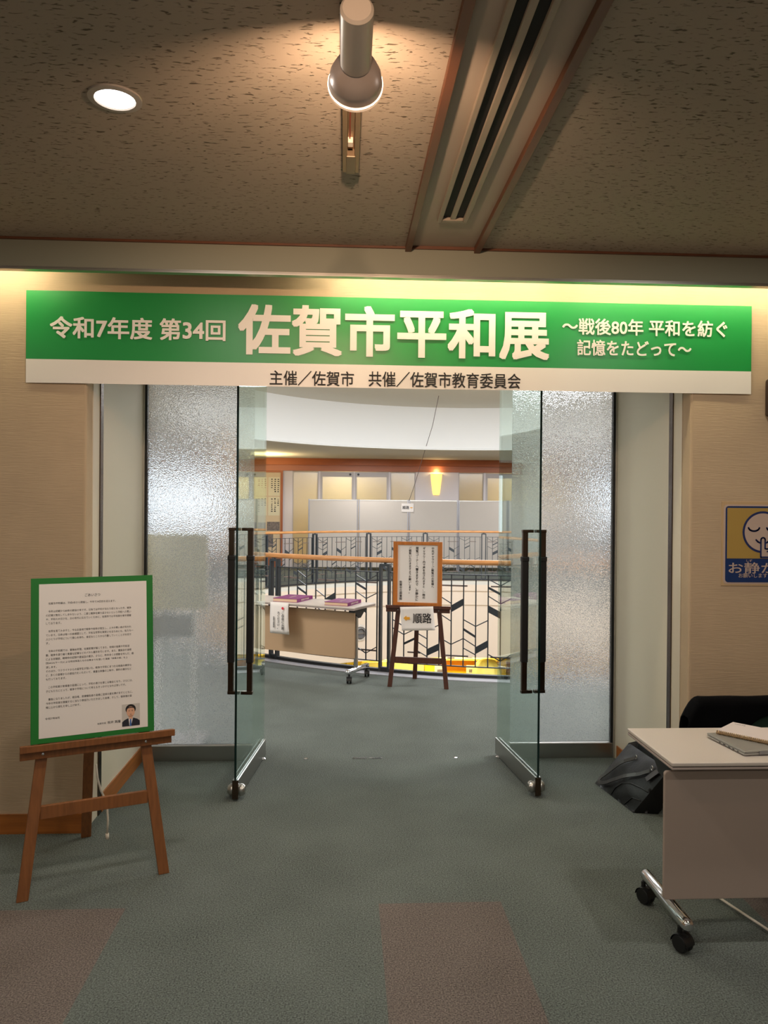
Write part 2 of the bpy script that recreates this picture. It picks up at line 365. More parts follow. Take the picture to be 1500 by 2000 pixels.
# baseboards
mb = MB(); mb.box(-4, XL, WY-.01, WY, 0, .095); struct(mb.build('baseboard_front_left', wood_base), 'brown wooden baseboard left of the doorway', 'baseboard')
mb = MB(); mb.box(XR+.01, 4, WY-.01, WY, 0, .095); struct(mb.build('baseboard_front_right', wood_base), 'brown wooden baseboard right of the doorway', 'baseboard')
mb = MB(); mb.box(XL, XL+.008, 4.08, GY-.03, 0, .095); struct(mb.build('baseboard_left', wood_base), 'brown wooden baseboard inside the left doorway panel', 'baseboard')
mb = MB(); mb.box(XR-.008, XR, WY+.15, GY-.08, 0, .095); struct(mb.build('baseboard_right', wood_base), 'brown wooden baseboard inside the right doorway panel', 'baseboard')
# ceiling
FY = 3.578
mb = MB(); mb.box(-4, .285, -2, FY, CZ, CZ+.05); mb.box(.608, 4, -2, FY, CZ, CZ+.05); mb.box(-4, 4, FY, WY+.1, 2.98, 3.02)
struct(mb.build('ceiling', ceil_m), 'dim beige fissured ceiling tiles over the room', 'ceiling')
mb = MB(); mb.box(.285, .608, -2, FY, CZ+.004, CZ+.04); struct(mb.build('ceiling_strip', strip_mat), 'smooth ceiling strip holding the long air slot', 'ceiling')
for nm, x, lb in (('trim_3', .271, 'left wooden batten along the ceiling air strip'), ('trim_4', .594, 'right wooden batten along the ceiling air strip')):
    mb = MB(); mb.box(x, x+.029, -2, FY, CZ-.022, CZ+.02); struct(mb.build(nm, wood_trim, bevel=.002), lb, 'trim')
mb = MB(); mb.box(-4, 4, FY-.012, FY, CZ-.010, CZ+.02); struct(mb.build('trim_5', wood_trim), 'thin orange wooden trim along the ceiling edge above the banner', 'trim')
mb = MB(); mb.box(-4, 4, FY, FY+.02, 2.683, 2.98); struct(mb.build('trim_6', fascia_mat), 'grey green fascia hiding the cove lamps over the banner', 'trim')
mb = MB(); mb.box(-4, 4, FY-.006, FY+.03, 2.675, 2.684); mb.box(-4, 4, FY-.003, FY, 2.686, 2.690); struct(mb.build('trim_7', alu), 'thin metal edge under the cove fascia', 'trim')
# gallery shell
mb = MB(); mb.box(GX0, XL-.05, GY, GY+.1, 0, 4.0); mb.box(XR+.05, GX1, GY, GY+.1, 0, 4.0); mb.box(XL-.05, XR+.05, GY, GY+.1, 2.5, 4.0)
struct(mb.build('wall_gallery_front', plaster), 'white gallery wall beside the glass doors', 'wall')
mb = MB(); mb.box(GX0-.1, GX0, GY, GY1, 0, 4.0); struct(mb.build('wall_gallery_left', plaster), 'white wall at the far left of the gallery', 'wall')
mb = MB(); mb.box(GX1, GX1+.1, GY, GY1, 0, 4.0); struct(mb.build('wall_gallery_right', plaster), 'white wall at the far right of the gallery', 'wall')
mb = MB(); rect_hole(mb, GX0, GX1, GY, GY1, 2.94, CX, CY, RR+.1); struct(mb.build('ceiling_gallery', soffit_grey), 'beige soffit over the ring gallery', 'ceiling')
AT = Matrix.Translation((CX, CY, 0))
mb = MB(); mb.lathe([(RR, 3.88), (RR, 2.965), (RR-.012, 2.955), (RR-.012, 2.93), (RR+.12, 2.93), (RR+.12, 3.95)], AT, 160)
struct(mb.build('wall_drum', plaster, smooth='auto'), 'white curved drum wall around the void', 'wall')
mb = MB(); mb.lathe([(2.1, 3.88), (RR+.1, 3.88)], AT, 96); struct(mb.build('ceiling_atrium', grey_paint, keep_normals=True), 'grey ceiling above the white drum', 'ceiling')
mb = MB(); mb.lathe([(.01, 3.89), (2.1, 3.89)], AT, 96); struct(mb.build('window_skylight', fill_disc_m), 'round skylight disc added over the void to light it', 'skylight')  # unseen glowing disc, added to light the gallery from above
drum_fill_m = mat('drum_fill_glow', (250, 250, 250), .5, emit=(248, 250, 255), estr=DRUM_FILL_E)  # glowing panes added on the unseen near drum to light its far side
for i in range(8):
    mb = MB(); a0 = -80+20*i; P = []
    for k in range(7):
        a = math.radians(a0+1+18*k/6); P.append((CX+(RR-.01)*math.sin(a), CY-(RR-.01)*math.cos(a)))
    for (xa, ya), (xb, yb) in zip(P, P[1:]): mb.poly([(xa, ya, 3.05), (xb, yb, 3.05), (xb, yb, 3.80), (xa, ya, 3.80)])
    o = mb.build('window_%d' % (20+i), drum_fill_m); struct(o, 'added glowing pane on the unseen near side of the drum wall', 'window'); o['group'] = 'added light panes of the drum'
fill_pane_m = mat('fill_pane_glow', (245, 248, 252), .5, emit=(226, 238, 250), estr=1.5)  # glowing panes added to brighten what lies behind the frosted glass
for nm, a, b, lb in (('window_30', -5.9, -3.05, 'added glowing pane on the far wall left of the display board'), ('window_31', 6.75, 10.6, 'added glowing pane on the far wall right of the glazed bays')):
    e = struct(empty(nm, ((a+b)/2, GY1-.005, 0)), lb, 'window'); h = (b-a)/2
    mb = MB(); mb.box(-h, h, -.01, .0, .95, 2.58); mb.build('pane', fill_pane_m, e)
    mb = MB(); mb.box(-h-.04, h+.04, -.03, 0, .90, .95); mb.box(-h-.04, h+.04, -.03, 0, 2.58, 2.602); mb.box(-h-.04, -h, -.03, 0, .95, 2.58); mb.box(h, h+.04, -.03, 0, .95, 2.58); mb.box(-.02, .02, -.03, -.01, .95, 2.58); mb.build('frame', alu, e)
# slab edge and stepped white fascia below the gallery
mb = MB(); mb.lathe([(RR, .0), (RR, -.10)], AT, 160); mb.mi = 1
mb.lathe([(RR, -.10), (RR+.0, -.243), (RR+.03, -.246), (RR+.03, -.56), (RR+.06, -.563), (RR+.06, -1.757), (RR+.3, -1.757)], AT, 160)
struct(mb.build('trim_8', [grey_paint, fascia_white], smooth='auto'), 'white stepped curved fascia under the gallery floor', 'fascia')
mb = MB(); mb.lathe([(RR+.3, -1.757), (9.5, -1.757)], AT, 96); struct(mb.build('ceiling_lower', soffit_grey, keep_normals=True), 'soffit over the lower floor', 'ceiling')
mb = MB(); mb.lathe([(.01, -3.6), (9.5, -3.6)], AT, 64); struct(mb.build('floor_lower', mat('lower_floor', (190, 178, 150), .6)), 'pale floor of the storey below', 'floor')
mb = MB(); mb.lathe([(9.5, -3.6), (9.5, -1.757)], AT, 96); struct(mb.build('wall_lower', mat('lower_wall', (232, 214, 150), .7)), 'cream wall of the storey below', 'wall')
# curb under both railings
mb = MB(); mb.lathe([(RR+.025, 0), (RR+.025, .034), (RR-.025, .034), (RR-.025, 0)], AT, 160)
struct(mb.build('trim_9', mat('curb_dark', (40, 42, 46), .5), smooth='auto'), 'dark curved metal curb at the edge of the void', 'curb')
mb = MB(); mb.lathe([(RR+.16, 0), (RR+.16, .006), (RR+.02, .006), (RR+.02, 0)], AT, 160)
struct(mb.build('trim_10', mat('curb_pale', (176, 176, 184), .35), smooth='auto'), 'pale smooth border ring around the void', 'border')
# far wall with glazed bays
FWY = GY1
WT = 2.60
bays = [(-1.42, 1.92, 'left'), (3.105, 6.45, 'right')]
mb = MB()
for a, b in ((GX0, -1.42), (1.92, 3.105), (6.45, GX1)): mb.box(a, b, FWY, FWY+.1, 0, WT)
mb.box(GX0, GX1, FWY, FWY+.1, WT, 4.0)
for a, b, _s in bays:
    for c, d in ((a+.70, a+.75), (a+1.66, a+1.68), (a+2.61, a+2.65)): mb.box(c, d, FWY+.02, FWY+.08, 0, WT)
struct(mb.build('wall_far', mat('far_wall_paint', (232, 226, 230), .8)), 'white wall behind the partitions with a lamp between glazed doors', 'wall')
mb = MB(); mb.box(GX0, GX1, FWY-.05, FWY, 2.605, 2.76); mb.mi = 1; mb.box(GX0, GX1, FWY-.12, FWY, 2.76, 2.945)
struct(mb.build('trim_11', [wood_band2, wood_band]), 'wide orange brown wooden band along the far wall', 'trim')
nwin = 3
for x0, x1, side in bays:
    # back room behind the satin glass
    mb = MB(); mb.box(x0-.2, x1+.2, FWY+1.6, FWY+1.65, 0, 2.9); mb.box(x0-.2, x1+.2, FWY+.1, FWY+1.65, 2.8, 2.85); mb.box(x0-.25, x0-.2, FWY+.1, FWY+1.65, 0, 2.9); mb.box(x1+.2, x1+.25, FWY+.1, FWY+1.65, 0, 2.9); mb.box(x0-.2, x1+.2, FWY+.1, FWY+1.65, -.05, 0)
    struct(mb.build('wall_back_room_'+side, mat('room_cream', (232, 214, 170), .8)), 'cream room seen through the %s satin glazed bay' % side, 'wall')
    segs = [(x0, x0+.70, 'window'), (x0+.75, x0+1.66, 'door'), (x0+1.68, x0+2.61, 'door'), (x0+2.65, x1, 'window')]
    for i, (a, b, kind) in enumerate(segs):
        e = empty('window_%d' % nwin if kind == 'window' else 'door_%d' % nwin, ((a+b)/2, FWY+.05, 0)); nwin += 1
        struct(e, '%s satin glass %s in the %s glazed bay of the far wall' % (('left', 'left', 'right', 'right')[i], ('side panel', 'door leaf')[kind == 'door'], side), kind)
        hw = (b-a)/2; f = .055 if kind == 'door' else .02
        mb = MB(); mb.box(-hw, -hw+f, -.03, .03, 0, WT-.01); mb.box(hw-f, hw, -.03, .03, 0, WT-.01); mb.box(-hw+f, hw-f, -.03, .03, WT-.01-(.13 if kind == 'door' else .02), WT-.01); mb.box(-hw+f, hw-f, -.03, .03, 0, .1)
        mb.build('frame', mat('window_frame_paint', (196, 190, 190), .5), e)
        mb = MB(); mb.box(-hw+f, hw-f, -.003, .003, .1, WT-.01-(.13 if kind == 'door' else .02)); mb.build('pane', satin_m, e)
        if kind == 'door':
            sx = hw-.1 if i == 1 else -hw+.1
            mb = MB(); mb.lathe([(.03, 0), (.03, .02), (.0, .02)], Matrix.Translation((sx, -.03, WT-.08)) @ Matrix.Rotation(PI/2, 4, 'X'), 16); mb.build('closer_cap', black, e)

# ------------------------------------------------------------------ frosted sidelights and glass doors
for nm, x0, x1, lb in (('window_1', XL+.012, -.575, 'left pebbled frosted glass sidelight beside the open door'), ('window_2', 1.075, XR-.012, 'right pebbled frosted glass sidelight beside the open door')):
    e = struct(empty(nm, ((x0+x1)/2, GY, 0)), lb, 'window'); h = (x1-x0)/2
    mb = MB(); mb.box(-h, h, -.006, .006, .1, 2.5); mb.build('pane', frost_m, e)
    mb = MB(); mb.box(-h, h, -.022, .022, 0, .095); mb.build('bottom_rail', steel, e, bevel=.002)
    sx = -h if x0 < 0 else h-.012
    mb = MB(); mb.box(sx, sx+.012, -.02, .02, .095, 2.5); mb.build('side_frame', black, e)
    sx = (-h-.012, -h) if x0 < 0 else (h, h+.012)
    mb = MB(); mb.box(sx[0], sx[1], -.03, .03, 0, 2.5); mb.build('jamb', alu, e)
def glass_door(nm, px, ang, sgn, lb):
    """local: +y along the leaf from the pivot to the free edge"""
    e = struct(empty(nm, (px, GY, 0), ang), lb, 'door'); Lf = .70
    mb = MB(); mb.box(-.006, .006, -.05, Lf, .10, 2.48); o = mb.build('glass_leaf', [glass_m, glass_edge], e)
    for p in o.data.polygons:
        if abs(p.normal.x) < .5: p.material_index = 1
    # the hinge edge stays clear
    for p in o.data.polygons:
        if p.normal.y < -.5: p.material_index = 0
    mb = MB(); mb.box(-.016, -.007, -.055, Lf, .012, .115); mb.box(.007, .016, -.055, Lf, .012, .115); mb.box(-.012, .012, -.055, Lf-.002, .012, .098)
    r = mb.build('bottom_rail', steel, e, bevel=.0015)
    mb = MB(); mb.box(-.0165, .0165, Lf-.001, Lf+.003, -.0+.012, .113); mb.build('rail_end_cap', bronze, e)
    for s_ in (1, -1):
        mb = MB(); mb.lathe([(.030, .016), (.033, .022), (.032, .034), (.022, .047), (.0, .048)], Matrix.Translation((0, Lf-.035, .052)) @ Matrix.Rotation(s_*PI/2, 4, 'Y'), 28); mb.build('lock_cylinder', steel, e, smooth='auto')
    mb = MB(); mb.lathe([(.005, .0), (.026, .0), (.028, .006), (.02, .012), (.004, .013)], Matrix.Translation((0, 0, 0)), 24); mb.build('floor_pivot', chrome, e, smooth='auto')
    hy = Lf-.10
    for s_ in (1, -1):
        h = MB(); x = s_*.053
        h.box(x-.015, x+.015, hy-.012, hy+.012, .575, 1.475); h.mi = 0
        a, b = sorted((s_*.006, s_*.070)); h.box(a, b, hy-.014, hy+.014, 1.47, 1.487); h.box(a, b, hy-.014, hy+.014, .560, .578)
        ho = h.build('handle', bronze, e, bevel=.002)
        g = MB(); g.box(x-.019, x+.019, hy-.017, hy+.017, .735, 1.335); g.box(x-.021, x+.021, hy-.019, hy+.019, 1.305, 1.335); g.build('grip', gripblack, ho, bevel=.006, seg=3)
    return e
def dang(x0, y0, x1, y1): return math.atan2(-(x1-x0), (y1-y0))
glass_door('door_1', -.516, dang(-.516, GY, -.585, 4.194), 1, 'left clear glass door leaf standing open with long black handle')
glass_door('door_2', 1.012, dang(1.012, GY, 1.085, 4.194), -1, 'right clear glass door leaf standing open with long black handle')
for i, (a, b) in enumerate(((.062, .152), (.166, .252))):
    mb = MB(); mb.box(a, b, GY-.007, GY+.007, 0, .004); mb.mi = 1; mb.box(a+.02, b-.02, GY-.003, GY+.003, .004, .0045)
    tag(mb.build('strike_plate', [chrome, black]), '%s small chrome bolt plate set in the carpet between the doors' % ('left', 'right')[i], 'bolt plate', 'floor plates between the glass doors')
for i, x in enumerate((-.235, .725)):
    mb = MB(); mb.lathe([(.013, 0), (.012, .004), (.004, .005)], Matrix.Translation((x, GY, 0)), 16, cap1=True)
    tag(mb.build('floor_stud', chrome), 'tiny round metal stud in the carpet near the %s glass door' % ('left', 'right')[i], 'floor stud', 'round studs between the glass doors')

# ------------------------------------------------------------------ ceiling fittings
dl0 = empty('downlight', (DOWNS[0][0], DOWNS[0][1], CZ))
mb = MB(); mb.lathe([(.078, 0), (.078, -.006), (.060, -.008), (.056, -.002)], None, 40); mb.build('trim_ring', mat('ring_white', (176, 166, 156), .5), dl0, smooth='auto')
mb = MB(); mb.lathe([(.057, -.0035), (.001, -.0035)], None, 40); mb.build('lens', lens_m, dl0)
for i, (x, y) in enumerate(DOWNS):
    d = dl0 if i == 0 else copy_tree(dl0); d.location = (x, y, CZ)
    tag(d, ['bright round recessed downlight in the ceiling left of the spotlight', 'round recessed downlight above the folding desk', 'round recessed downlight behind the camera on the left', 'round recessed downlight behind the camera on the right', 'round recessed downlight near the left side wall', 'round recessed downlight furthest behind the camera'][i], 'downlight', 'ceiling downlights')
# lighting track
tr = tag(empty('lighting_track', (.011, 2.722, CZ)), 'brown metal lighting track on the ceiling holding the spotlight', 'lighting track')
trm = mat('track_metal', (150, 122, 92), .35, .6)
mb = MB()
for a, b in ((-.028, -.012), (.012, .028)): mb.box(a, b, -3.4, 0, -.034, 0)
mb.box(-.012, .012, -3.4, 0, -.012, 0); mb.build('rail', trm, tr, bevel=.002)
mb = MB(); mb.box(-.016, .016, -.13, .006, -.038, -.003); mb.build('end_cap', mat('track_cap', (120, 100, 78), .4, .3), tr, bevel=.003)
mb = MB(); mb.box(-.006, -.002, -3.4, -.22, -.020, -.012); mb.build('conductor', mat('copper_line', (150, 60, 36), .4, .5), tr)
mb = MB(); mb.box(-.010, .006, -.215, -.185, -.03, -.012); mb.build('feed_clip', string_m, tr)
# spotlight
sp = tag(empty('track_spotlight', (.02, 1.62, 2.785)), 'metal cylinder spotlight with bell shade hanging from the ceiling track', 'spotlight')
AX = Matrix.Translation((0, 0, -.158)) @ Matrix.Rotation(math.radians(98), 4, 'X') @ Matrix.Rotation(PI, 4, 'X')
AX = Matrix.Translation((-.003, -.02, -.150)) @ Matrix.Rotation(math.radians(-98), 4, 'X')   # local z -> forward and slightly down
mb = MB(); mb.lathe([(.0, -.006), (.030, -.006), (.0355, 0), (.0355, .155), (.030, .16)], AX, 40); mb.build('lamp_cylinder', lamp_body, sp, smooth='auto')
mb = MB(); mb.lathe([(.030, .150), (.034, .158), (.050, .172), (.060, .196), (.0635, .222), (.0615, .222), (.058, .198), (.046, .178), (.028, .166)], AX, 44); mb.build('bell_shade', shade_m, sp, smooth=True)
mb = MB(); mb.lathe([(.0635, .222), (.0655, .224), (.0655, .236), (.060, .240), (.060, .224)], AX, 44); mb.build('rim', rim_m, sp, smooth='auto')
mb = MB(); mb.lathe([(.001, .172), (.026, .168), (.026, .166)], AX, 24); mb.build('bulb', bulb_m, sp)
mb = MB(); mb.bar((-.018, 0, .0), (-.018, .01, -.13), .006, .02); mb.bar((.018, 0, .0), (.018, .01, -.13), .006, .02); mb.box(-.022, .022, -.05, .05, 0, .02); mb.tube([(.0, .0, 0), (0, .01, -.12)], .008); mb.build('bracket', mat('bracket_metal', (140, 120, 104), .35, .7), sp)
sp2 = copy_tree(sp); sp2.location = (.02, .12, 2.785); tag(sp2, 'second cylinder spotlight further back on the ceiling track behind the camera', 'spotlight')
# air slot diffuser
vd = tag(empty('slot_diffuser', (.4425, 3.215, CZ)), 'long aluminium air diffuser with two black slots in the ceiling strip', 'air diffuser')
mb = MB()
for a, b in ((-.064, -.044), (.044, .064)): mb.box(a, b, -5.0, .012, -.012, .004)
mb.box(-.044, .044, -.012, .012, -.012, .004); mb.build('frame', alu if False else mat('vent_frame', (158, 144, 128), .5), vd, bevel=.003)
mb = MB(); mb.box(-.011, .011, -5.0, -.012, -.008, .004); mb.build('centre_bar', mat('vent_frame', (188, 176, 158)), vd, bevel=.002)
for a in (-.044, .011):
    mb = MB(); mb.box(a, a+.033, -5.0, -.012, .001, .003); mb.build('slot', blackslot, vd)
# cove tubes
for i, (a, b, on) in enumerate(((-2.62, -1.44, 1), (-1.40, -.22, 0), (-.10, 1.08, 1), (1.12, 2.30, 1), (2.34, 3.5, 1))):
    t = tag(empty('cove_lamp', ((a+b)/2, 3.66, 2.76)), ['lit cove tube at the left end above the banner', 'unlit cove tube above the left of the banner', 'lit cove tube above the banner title', 'lit cove tube above the right of the banner', 'lit cove tube past the right end of the banner'][i], 'tube lamp', 'cove tubes above the banner')
    h = (b-a)/2
    mb = MB(); mb.tube([(-h, 0, 0), (h, 0, 0)], .014, 12); mb.build('tube', tube_m if on else tube_off, t)
    mb = MB(); mb.box(-h, h, -.03, .03, .016, .05); mb.build('fitting', plaster, t)

# ------------------------------------------------------------------ banner
BX0, BX1, BZ0, BZ1, BZM = -1.552, 2.061, 2.198, 2.646, 2.313
by = WY-.012
bn = tag(empty('exhibition_banner', ((BX0+BX1)/2, by, BZ0)), 'wide green and white exhibition banner with large white lettering over the doorway', 'banner')
mb = MB(); nx = 60; hw = (BX1-BX0)/2
def sag(x, z): return .0016*math.sin(x*5.3+1)+.0012*math.sin(x*13)*(1 if z < .1 else .4)
zs = [0, BZM-BZ0, BZ1-BZ0]
for k in range(2):
    mb.mi = 1-k
    for i in range(nx):
        xa, xb = -hw+2*hw*i/nx, -hw+2*hw*(i+1)/nx
        q = [(xa, sag(xa, zs[k]), zs[k]), (xb, sag(xb, zs[k]), zs[k]), (xb, sag(xb, zs[k+1]), zs[k+1]), (xa, sag(xa, zs[k+1]), zs[k+1])]
        mb.prism([V(p)+V((0, .0012, 0)) for p in q], (0, -.0012, 0))
bmesh.ops.remove_doubles(mb.bm, verts=mb.bm.verts[:], dist=1e-5)
mb.build('sheet', [green, vinyl], bn)
def pxb(x, y):   # photo measurements on the banner plane -> local
    fx = (x-53.5)/(1464.5-53.5); fx = fx*(1+.0535*(1-fx)*0)
    return fx
OX = (BX0+BX1)/2
def onwall(px, py, Y=by):
    d = _fw + _r2*((px-750)/1500) - _u2*((py-1000)/1500)
    t = Y/d.y; return V((d.x*t, Y, 1.6+d.z*t))
def bitem(body, l, r, t, b, bold):
    a, c = onwall(l, (t+b)/2), onwall(r, (t+b)/2+(r-l)*.020); m_ = (l+r)/2
    zt, zb = onwall(m_, t), onwall(m_, b)
    ctr = (a+c)/2
    return (body, front(ctr.x-OX, -.006, (zt.z+zb.z)/2-BZ0), (c-a).length, zt.z-zb.z, bold, 'C')
text('title_lettering', [bitem('佐賀市平和展', 468, 1070, 602, 696, .030)], inkw, bn)
text('edition_lettering', [bitem('令和7年度 第34回', 99, 440, 622, 663, .024)], inkw, bn)
text('subtitle_lettering', [bitem('～戦後80年 平和を紡ぐ', 1098, 1419, 625, 656, .020), bitem('記憶をたどって～', 1127, 1349, 666, 696, .020)], inkw, bn)
text('sponsor_lettering', [bitem('主催／佐賀市', 527, 691, 725, 753.5, .010), bitem('共催／佐賀市教育委員会', 720, 1016, 728, 757.5, .010)], ink, bn)

# ------------------------------------------------------------------ quiet sign on the right wall
qs = tag(empty('quiet_sign', (2.135, WY, 1.435)), 'blue and yellow please be quiet sign with hushing face on right wall', 'sign')
mb = MB(); mb.box(-.215, .215, -.004, 0, -.215, .215); mb.build('acrylic_plate', mat('acrylic', (196, 166, 128), .2), qs, bevel=.001)
def rrect(x0, x1, z0, z1, r, y, n=6):
    P = []
    for cx, cz, a0 in ((x1-r, z1-r, 0), (x0+r, z1-r, 90), (x0+r, z0+r, 180), (x1-r, z0+r, 270)):
        for k in range(n+1):
            a = math.radians(a0+90*k/n); P.append((cx+r*math.cos(a), y, cz+r*math.sin(a)))
    return P
mb = MB(); mb.prism(rrect(-.205, .205, -.205, .200, .02, -.004), (0, -.001, 0)); mb.build('white_border', signgrey, qs)
mb = MB(); mb.prism(rrect(-.195, .195, -.197, .192, .016, -.005), (0, -.001, 0)); mb.build('blue_panel', signblue, qs)
mb = MB(); mb.box(-.187, .187, -.0068, -.006, -.075, .183); mb.build('yellow_panel', signyellow, qs)
mb = MB(); fc = (0, .060)
mb.prism([(fc[0]+.107*math.cos(2*PI*k/48), -.0068, fc[1]+.107*math.sin(2*PI*k/48)) for k in range(48)], (0, -.0006, 0)); mb.build('face_outline', signnavy, qs)
mb = MB(); mb.prism([(fc[0]+.096*math.cos(2*PI*k/48), -.0074, fc[1]+.096*math.sin(2*PI*k/48)) for k in range(48)], (0, -.0006, 0)); mb.build('face', signgrey, qs)
mb = MB()
def stroke(pts, wd, y=-.0084):
    for (a, b), (c, d) in zip(pts, pts[1:]):
        L_ = math.hypot(c-a, d-b); nx_, nz_ = -(d-b)/L_*wd/2, (c-a)/L_*wd/2
        mb.prism([(a-nx_, y, b-nz_), (c-nx_, y, d-nz_), (c+nx_, y, d+nz_), (a+nx_, y, b+nz_)], (0, -.0004, 0))
    for a, b in pts: mb.prism([(a+wd/2*math.cos(2*PI*k/10), y, b+wd/2*math.sin(2*PI*k/10)) for k in range(10)], (0, -.0004, 0))
for sx in (-.048, .048):
    mb = MB(); stroke([(sx+.029*math.cos(math.radians(a)), .085+.020*math.sin(math.radians(a))) for a in range(190, 351, 20)], .009); mb.build('closed_eye', signnavy, qs)
mb = MB(); stroke([(-.036, .020), (-.026, .010), (-.014, .005)], .009); stroke([(.036, .020), (.026, .010), (.014, .005)], .009)
mb.build('mouth', signnavy, qs)
hand = [(-.011, .022), (-.008, .029), (0, .032), (.008, .029), (.011, .022), (.011, -.024), (.022, -.026), (.034, -.022), (.046, -.026), (.054, -.036), (.060, -.05), (.062, -.062), (.058, -.068), (-.011, -.068)]
mb = MB(); mb.prism([(x, -.0084, z) for x, z in hand], (0, -.0004, 0)); mb.build('hushing_hand', signgrey, qs)
mb = MB(); stroke(hand+[hand[0]], .008, -.009); stroke([(.022, -.040), (.030, -.034), (.040, -.032)], .006, -.009); stroke([(.030, -.052), (.038, -.044), (.050, -.042)], .006, -.009); mb.build('hand_outline', signnavy, qs)
text('sign_lettering', [('お静かに', front(-.012, -.0072, -.123), .33, .056, .012, 'C'), ('お願いします', front(-.05, -.0072, -.162), .150, .022, .008, 'C'), ('しず', front(-.07, -.0072, -.086), .030, .012, .01, 'C'), ('佐賀市立図書館', front(.09, -.0072, -.187), .11, .011, .01, 'C')], signgrey, qs)
# edge of the dark wall fitting at the right border of the view
sk = tag(empty('wall_speaker', (2.21, WY, 2.175)), 'dark wall speaker box just past the right end of the banner', 'speaker')
mb = MB(); mb.box(-.07, .09, -.11, 0, -.09, .10); mb.build('cabinet', mat('speaker_brown', (60, 44, 36), .6), sk, bevel=.012, seg=3)
mb = MB(); mb.box(-.055, .075, -.116, -.11, -.075, .085); mb.build('grille', black, sk)

# ------------------------------------------------------------------ easels
def easel(loc, rz, name, label, m, foot, t, zl, aL, aR, legl, zbar, rear, ledge_m, top=1.18, wl=.045):
    e = tag(empty(name, loc, rz), label, 'easel')
    tp = (foot, legl)
    def leg_x(z): return foot+(legl-foot)*z/zl
    for s_ in (-1, 1):
        mb = MB(); zt = top; a = V((s_*foot, 0, 0)); b = V((s_*leg_x(zt), zt*t, zt))
        ww, dd = wl/2, .011
        mb.prism([a+V((-ww, -dd, 0)), a+V((ww, -dd, 0)), b+V((ww, -dd, 0)), b+V((-ww, -dd, 0))], (0, 2*dd, 0)); mb.build('front_leg', m, e, bevel=.002)
    mb = MB(); a = V((rear[0], rear[1], 0)); b = V((0, top*t+.02, top))
    mb.prism([a+V((-wl/2, -.01, 0)), a+V((wl/2, -.01, 0)), b+V((wl/2, -.01, 0)), b+V((-wl/2, -.01, 0))], (0, .022, 0)); mb.build('rear_leg', m, e, bevel=.002)
    mb = MB(); x = leg_x(zbar); y = zbar*t; mb.box(-x+wl/2, x-wl/2, y-.008, y+.010, zbar-.027, zbar+.027); mb.build('crossbar', m, e, bevel=.002)
    mb = MB(); x = leg_x(top); mb.box(-x-.02, x+.02, top*t-.01, top*t+.012, top-.03, top+.03); mb.build('top_bar', m, e, bevel=.002)
    y = zl*t
    l_ = MB(); l_.box(aL, aR, y-.050, y-.011, zl+.004, zl+.024); l_.box(aL, aR, y-.056, y-.046, zl+.004, zl+.032); lo = l_.build('ledge', ledge_m, e, bevel=.002)
    l_ = MB(); l_.box(aL, aR-.01, y-.032, y-.011, zl-.032, zl+.003); l_.build('ledge_rail', ledge_m, e, bevel=.002)
    for x in (-legl, legl):
        mb = MB(); mb.lathe([(.0055, 0), (.005, .002), (.0, .003)], Matrix.Translation((x, y-.032, zl-.012)) @ Matrix.Rotation(PI/2, 4, 'X'), 12); mb.build('screw', chrome, e)
    return e
R1 = math.radians(23.4)
e1 = easel((-1.0346, 3.2814, 0), R1, 'wooden_easel', 'brown wooden easel on the carpet at left holding the green bordered board', wood_easel, .280, .1016, .590, -.2917, .3252, .205, .335, (.0103, .538), wood_easel)
mb = MB(); mb.tube([(.03, .30, .42), (.035, .29, .36), (.05, .29, .30), (.075, .28, .245), (.08, .28, .16), (.078, .285, .10)], .0045, 8); mb.tube([(.078, .285, .10), (.079, .285, .075)], .008, 8); mb.build('cord', string_m, e1, smooth=True)
